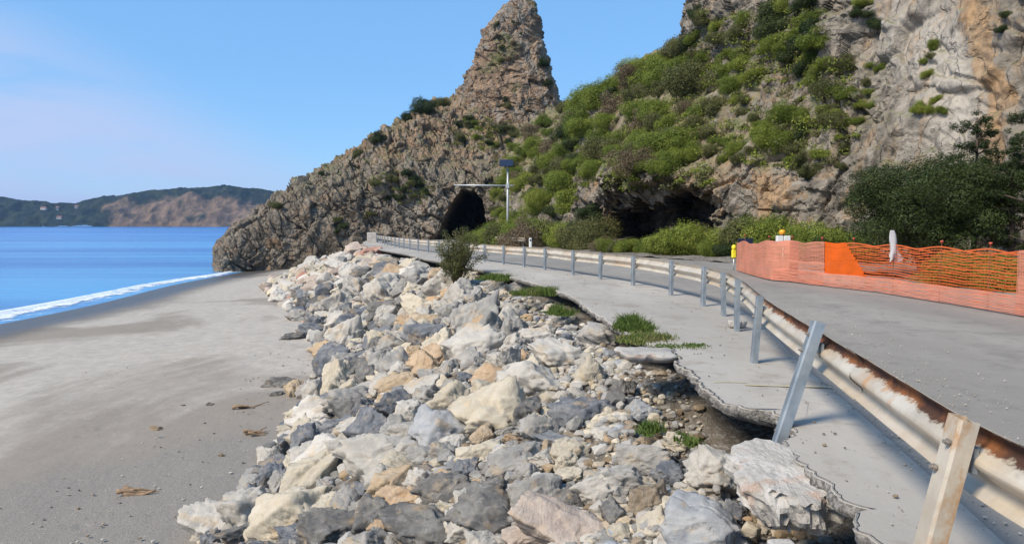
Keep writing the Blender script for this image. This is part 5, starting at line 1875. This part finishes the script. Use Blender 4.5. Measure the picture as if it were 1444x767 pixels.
for px, y, r, k in [(1345,19.5,1.1,'green'),(1375,19,1.0,'green'),(1405,18.5,1.0,'green'),(1440,18,1.1,'green'),(1480,17.5,1.1,'green')]:
    verge_shrub(px, y, r, k, 'low behind the right end of the netting', sz=.85)

# big round evergreen bush
def big_bush():
    y = 22.5; x = (1306 - CX) / F_PX * y
    t = thing('evergreen_tree', 'large round dark evergreen tree behind the orange netting', 'tree', (x, y, 0))
    g = np.random.default_rng(8)
    lob = [(0, 0, 2.2, 1.6)]
    for k in range(90):
        a = g.random() * 6.28; r = 2.1 * math.sqrt(g.random())
        top = 4.15 * math.sqrt(max(.05, 1 - (r / 2.75) ** 2))
        z = .45 + (top - .85) * g.random() ** .7
        lob.append((r * math.cos(a) * 1.05, r * math.sin(a) * .9, z, .34 + .3 * g.random()))
    V, Q = leaf_cloud(77, 110000, lob, .034, .85, .12, .4)
    link('crown', mesh_np('crown', V, Q, None, [M['leaf_dark']], False), t)
    b = MB()
    for k in range(5):
        a = k * 1.3
        b.tube([(0.1 * k - .2, 0, -.1), (.3 * math.cos(a), .3 * math.sin(a), .8), (.9 * math.cos(a), .9 * math.sin(a), 1.7), (1.4 * math.cos(a), 1.3 * math.sin(a), 2.5)], [.11, .09, .06, .03], 7)
    b.build('trunk', M['bark'], t, True)
big_bush()

def pine(px, y, h, label, seed, base_z=0.0):
    x = (px - CX) / F_PX * y
    g = np.random.default_rng(seed)
    t = thing('pine_tree', label, 'tree', (x, y, base_z))
    b = MB()
    b.tube([(0, 0, -.2), (.05, 0, h * .5), (0, .05, h)], [.10, .07, .02], 8)
    lob = []
    for k in range(22):
        z = h * (.26 + .72 * k / 21) + .12 * g.normal()
        a = k * 2.4 + g.random()
        L = ((h * .26) * (1.15 - z / h) + .25) * g.uniform(.55, 1.15)
        e = np.array([L * math.cos(a), L * math.sin(a), z + .15 * L])
        b.tube([(0, 0, z - .1), tuple(e * np.array([.5, .5, 1]) - np.array([0, 0, .03])), tuple(e)], [.035, .022, .008], 5)
        for q in (.3, .5, .65, .8, .9, 1.0, 1.1):
            lob.append((e[0] * q + .13 * g.normal(), e[1] * q + .13 * g.normal(), e[2] - .12 * (1 - q) + .09 * g.normal(), .07 + .10 * g.random()))
    b.build('trunk', M['bark'], t, True)
    V, Q = leaf_cloud(seed, 15000, lob, .045, .8, .7, .22)
    link('crown', mesh_np('crown', V, Q, None, [M['leaf_dark']], False), t)
pine(1372, 24.0, 5.0, 'sparse dark pine rising behind the round evergreen tree against pale rock', 5)
pine(1452, 20.5, 4.9, 'sparse dark pine beside the round evergreen tree at the cliff foot', 15)
pine(1424, 21.5, 3.4, 'thin open young pine between the evergreen tree and the cliff', 25)

# dry shrub on the bank beside the rail
def dry_shrub():
    x, y, z = GR(646, 383)
    t = thing('dry_shrub', 'tall scraggly olive brown shrub growing from the boulder bank beside the rail', 'shrub', (x, y - .4, z - .45))
    b = MB()
    g = random.Random(3)
    lob = []
    for k in range(52):
        a = g.random() * 6.28; s = .85 * math.sqrt(g.random()); h = 2.15 * (.45 + .55 * g.random()) * (1.05 - .4 * s)
        lean = .22
        e = (s * math.cos(a) + lean * h * .35, s * math.sin(a), h)
        b.tube([(0, 0, -.2), (e[0] * .35, e[1] * .35, h * .4), e], [.022, .015, .005], 5)
        for q in (.45, .6, .75, .88, 1.0):
            lob.append((e[0] * q + g.gauss(0, .05), e[1] * q + g.gauss(0, .05), h * q, .09 + .09 * g.random()))
    b.build('stem', M['twig'], t, True)
    V, Q = leaf_cloud(91, 11000, lob, .035, 1.0, .6, .35)
    link('foliage', mesh_np('foliage', V, Q, None, [M['leaf_olive']], False), t)
dry_shrub()

# grass tufts along the road edge
def tuft(px, py, rx, ry, h, n, label, seed, dz=0.0):
    g = np.random.default_rng(seed)
    x, y, z = GR(px, py)
    m = max(6, n // 110)
    ca, cr = g.random(m) * 6.28, np.sqrt(g.random(m))
    k = g.integers(0, m, n)
    ch = (.35 + .9 * g.random(m)) * (1 - .5 * cr ** 2)
    c = np.stack([rx * cr[k] * np.cos(ca[k]) + .10 * min(1, 3 * rx) * g.normal(size=n), ry * cr[k] * np.sin(ca[k]) + .10 * min(1, 3 * rx) * g.normal(size=n), np.zeros(n)], 1)
    a = g.random(n) * 6.28
    hh = h * (.4 + .7 * g.random(n)) * ch[k]
    ln = g.normal(size=(n, 2)) * .45 * hh[:, None]
    w = np.stack([np.cos(a + 1.3), np.sin(a + 1.3), a * 0], 1) * (.006 + .004 * g.random(n))[:, None]
    mid = c + np.c_[ln * .35, hh * .6]
    tip = c + np.c_[ln, hh]
    V = np.stack([c - w, c + w, mid + w * .8, mid - w * .8, tip], 1).reshape(-1, 3)
    k = np.arange(n)[:, None] * 5
    Q = k + np.array([[0, 1, 2, 3]]); T = k + np.array([[3, 2, 4]])
    o = link('grass_tuft', mesh_np('grass_tuft', V, Q, T, [M['grass']], False), label=label, category='grass')
    o.location = (x, y, z + dz)
    return o
tuft(893, 462, .20, .55, .22, 4200, 'bright green grass mound on the road edge beside the grey boulder', 1, -.02)
tuft(915, 478, .34, .28, .12, 2600, 'green grass spreading behind the flat broken slab', 2, -.02)
tuft(962, 489, .30, .16, .05, 900, 'thin low grass creeping over the shoulder beside the slab', 3)
tuft(770, 408, .26, .5, .28, 1500, 'olive grass clump on the crumbling edge beyond the grass mound', 4, -.12)
tuft(788, 425, .25, .5, .24, 1200, 'rough green clump below the crumbling edge of the shoulder', 7, -.25)
tuft(700, 390, .5, .6, .25, 1500, 'low green weeds at the edge beside the dry shrub', 5, -.1)
tuft(922, 548, .13, .18, .10, 500, 'weeds growing in the gravel below the flat slab', 6, -.42)
tuft(968, 560, .12, .18, .10, 300, 'yellowish weeds under the broken shoulder edge', 8, -.42)
tuft(744, 408, .3, .5, .25, 1500, 'small olive weed clump between the shrub and the crumbling edge', 9, -.12)

# ------------------------------------------------------------------ sea haze
hz_m = bpy.data.materials.new('haze_air')
hz_m.use_nodes = True
hn = hz_m.node_tree.nodes
hn.clear()
ho = hn.new('ShaderNodeOutputMaterial')
hv = hn.new('ShaderNodeVolumePrincipled')
hv.inputs['Color'].default_value = (.40, .64, 1.0, 1)
hv.inputs['Density'].default_value = .0001
hv.inputs['Anisotropy'].default_value = .2
hz_m.node_tree.links.new(hv.outputs[0], ho.inputs['Volume'])
hb = MB().box((0, 3000, 55), (9000, 8000, 124)).build('haze', hz_m, None, kind='stuff', label='thin blue sea haze over the bay', category='haze')
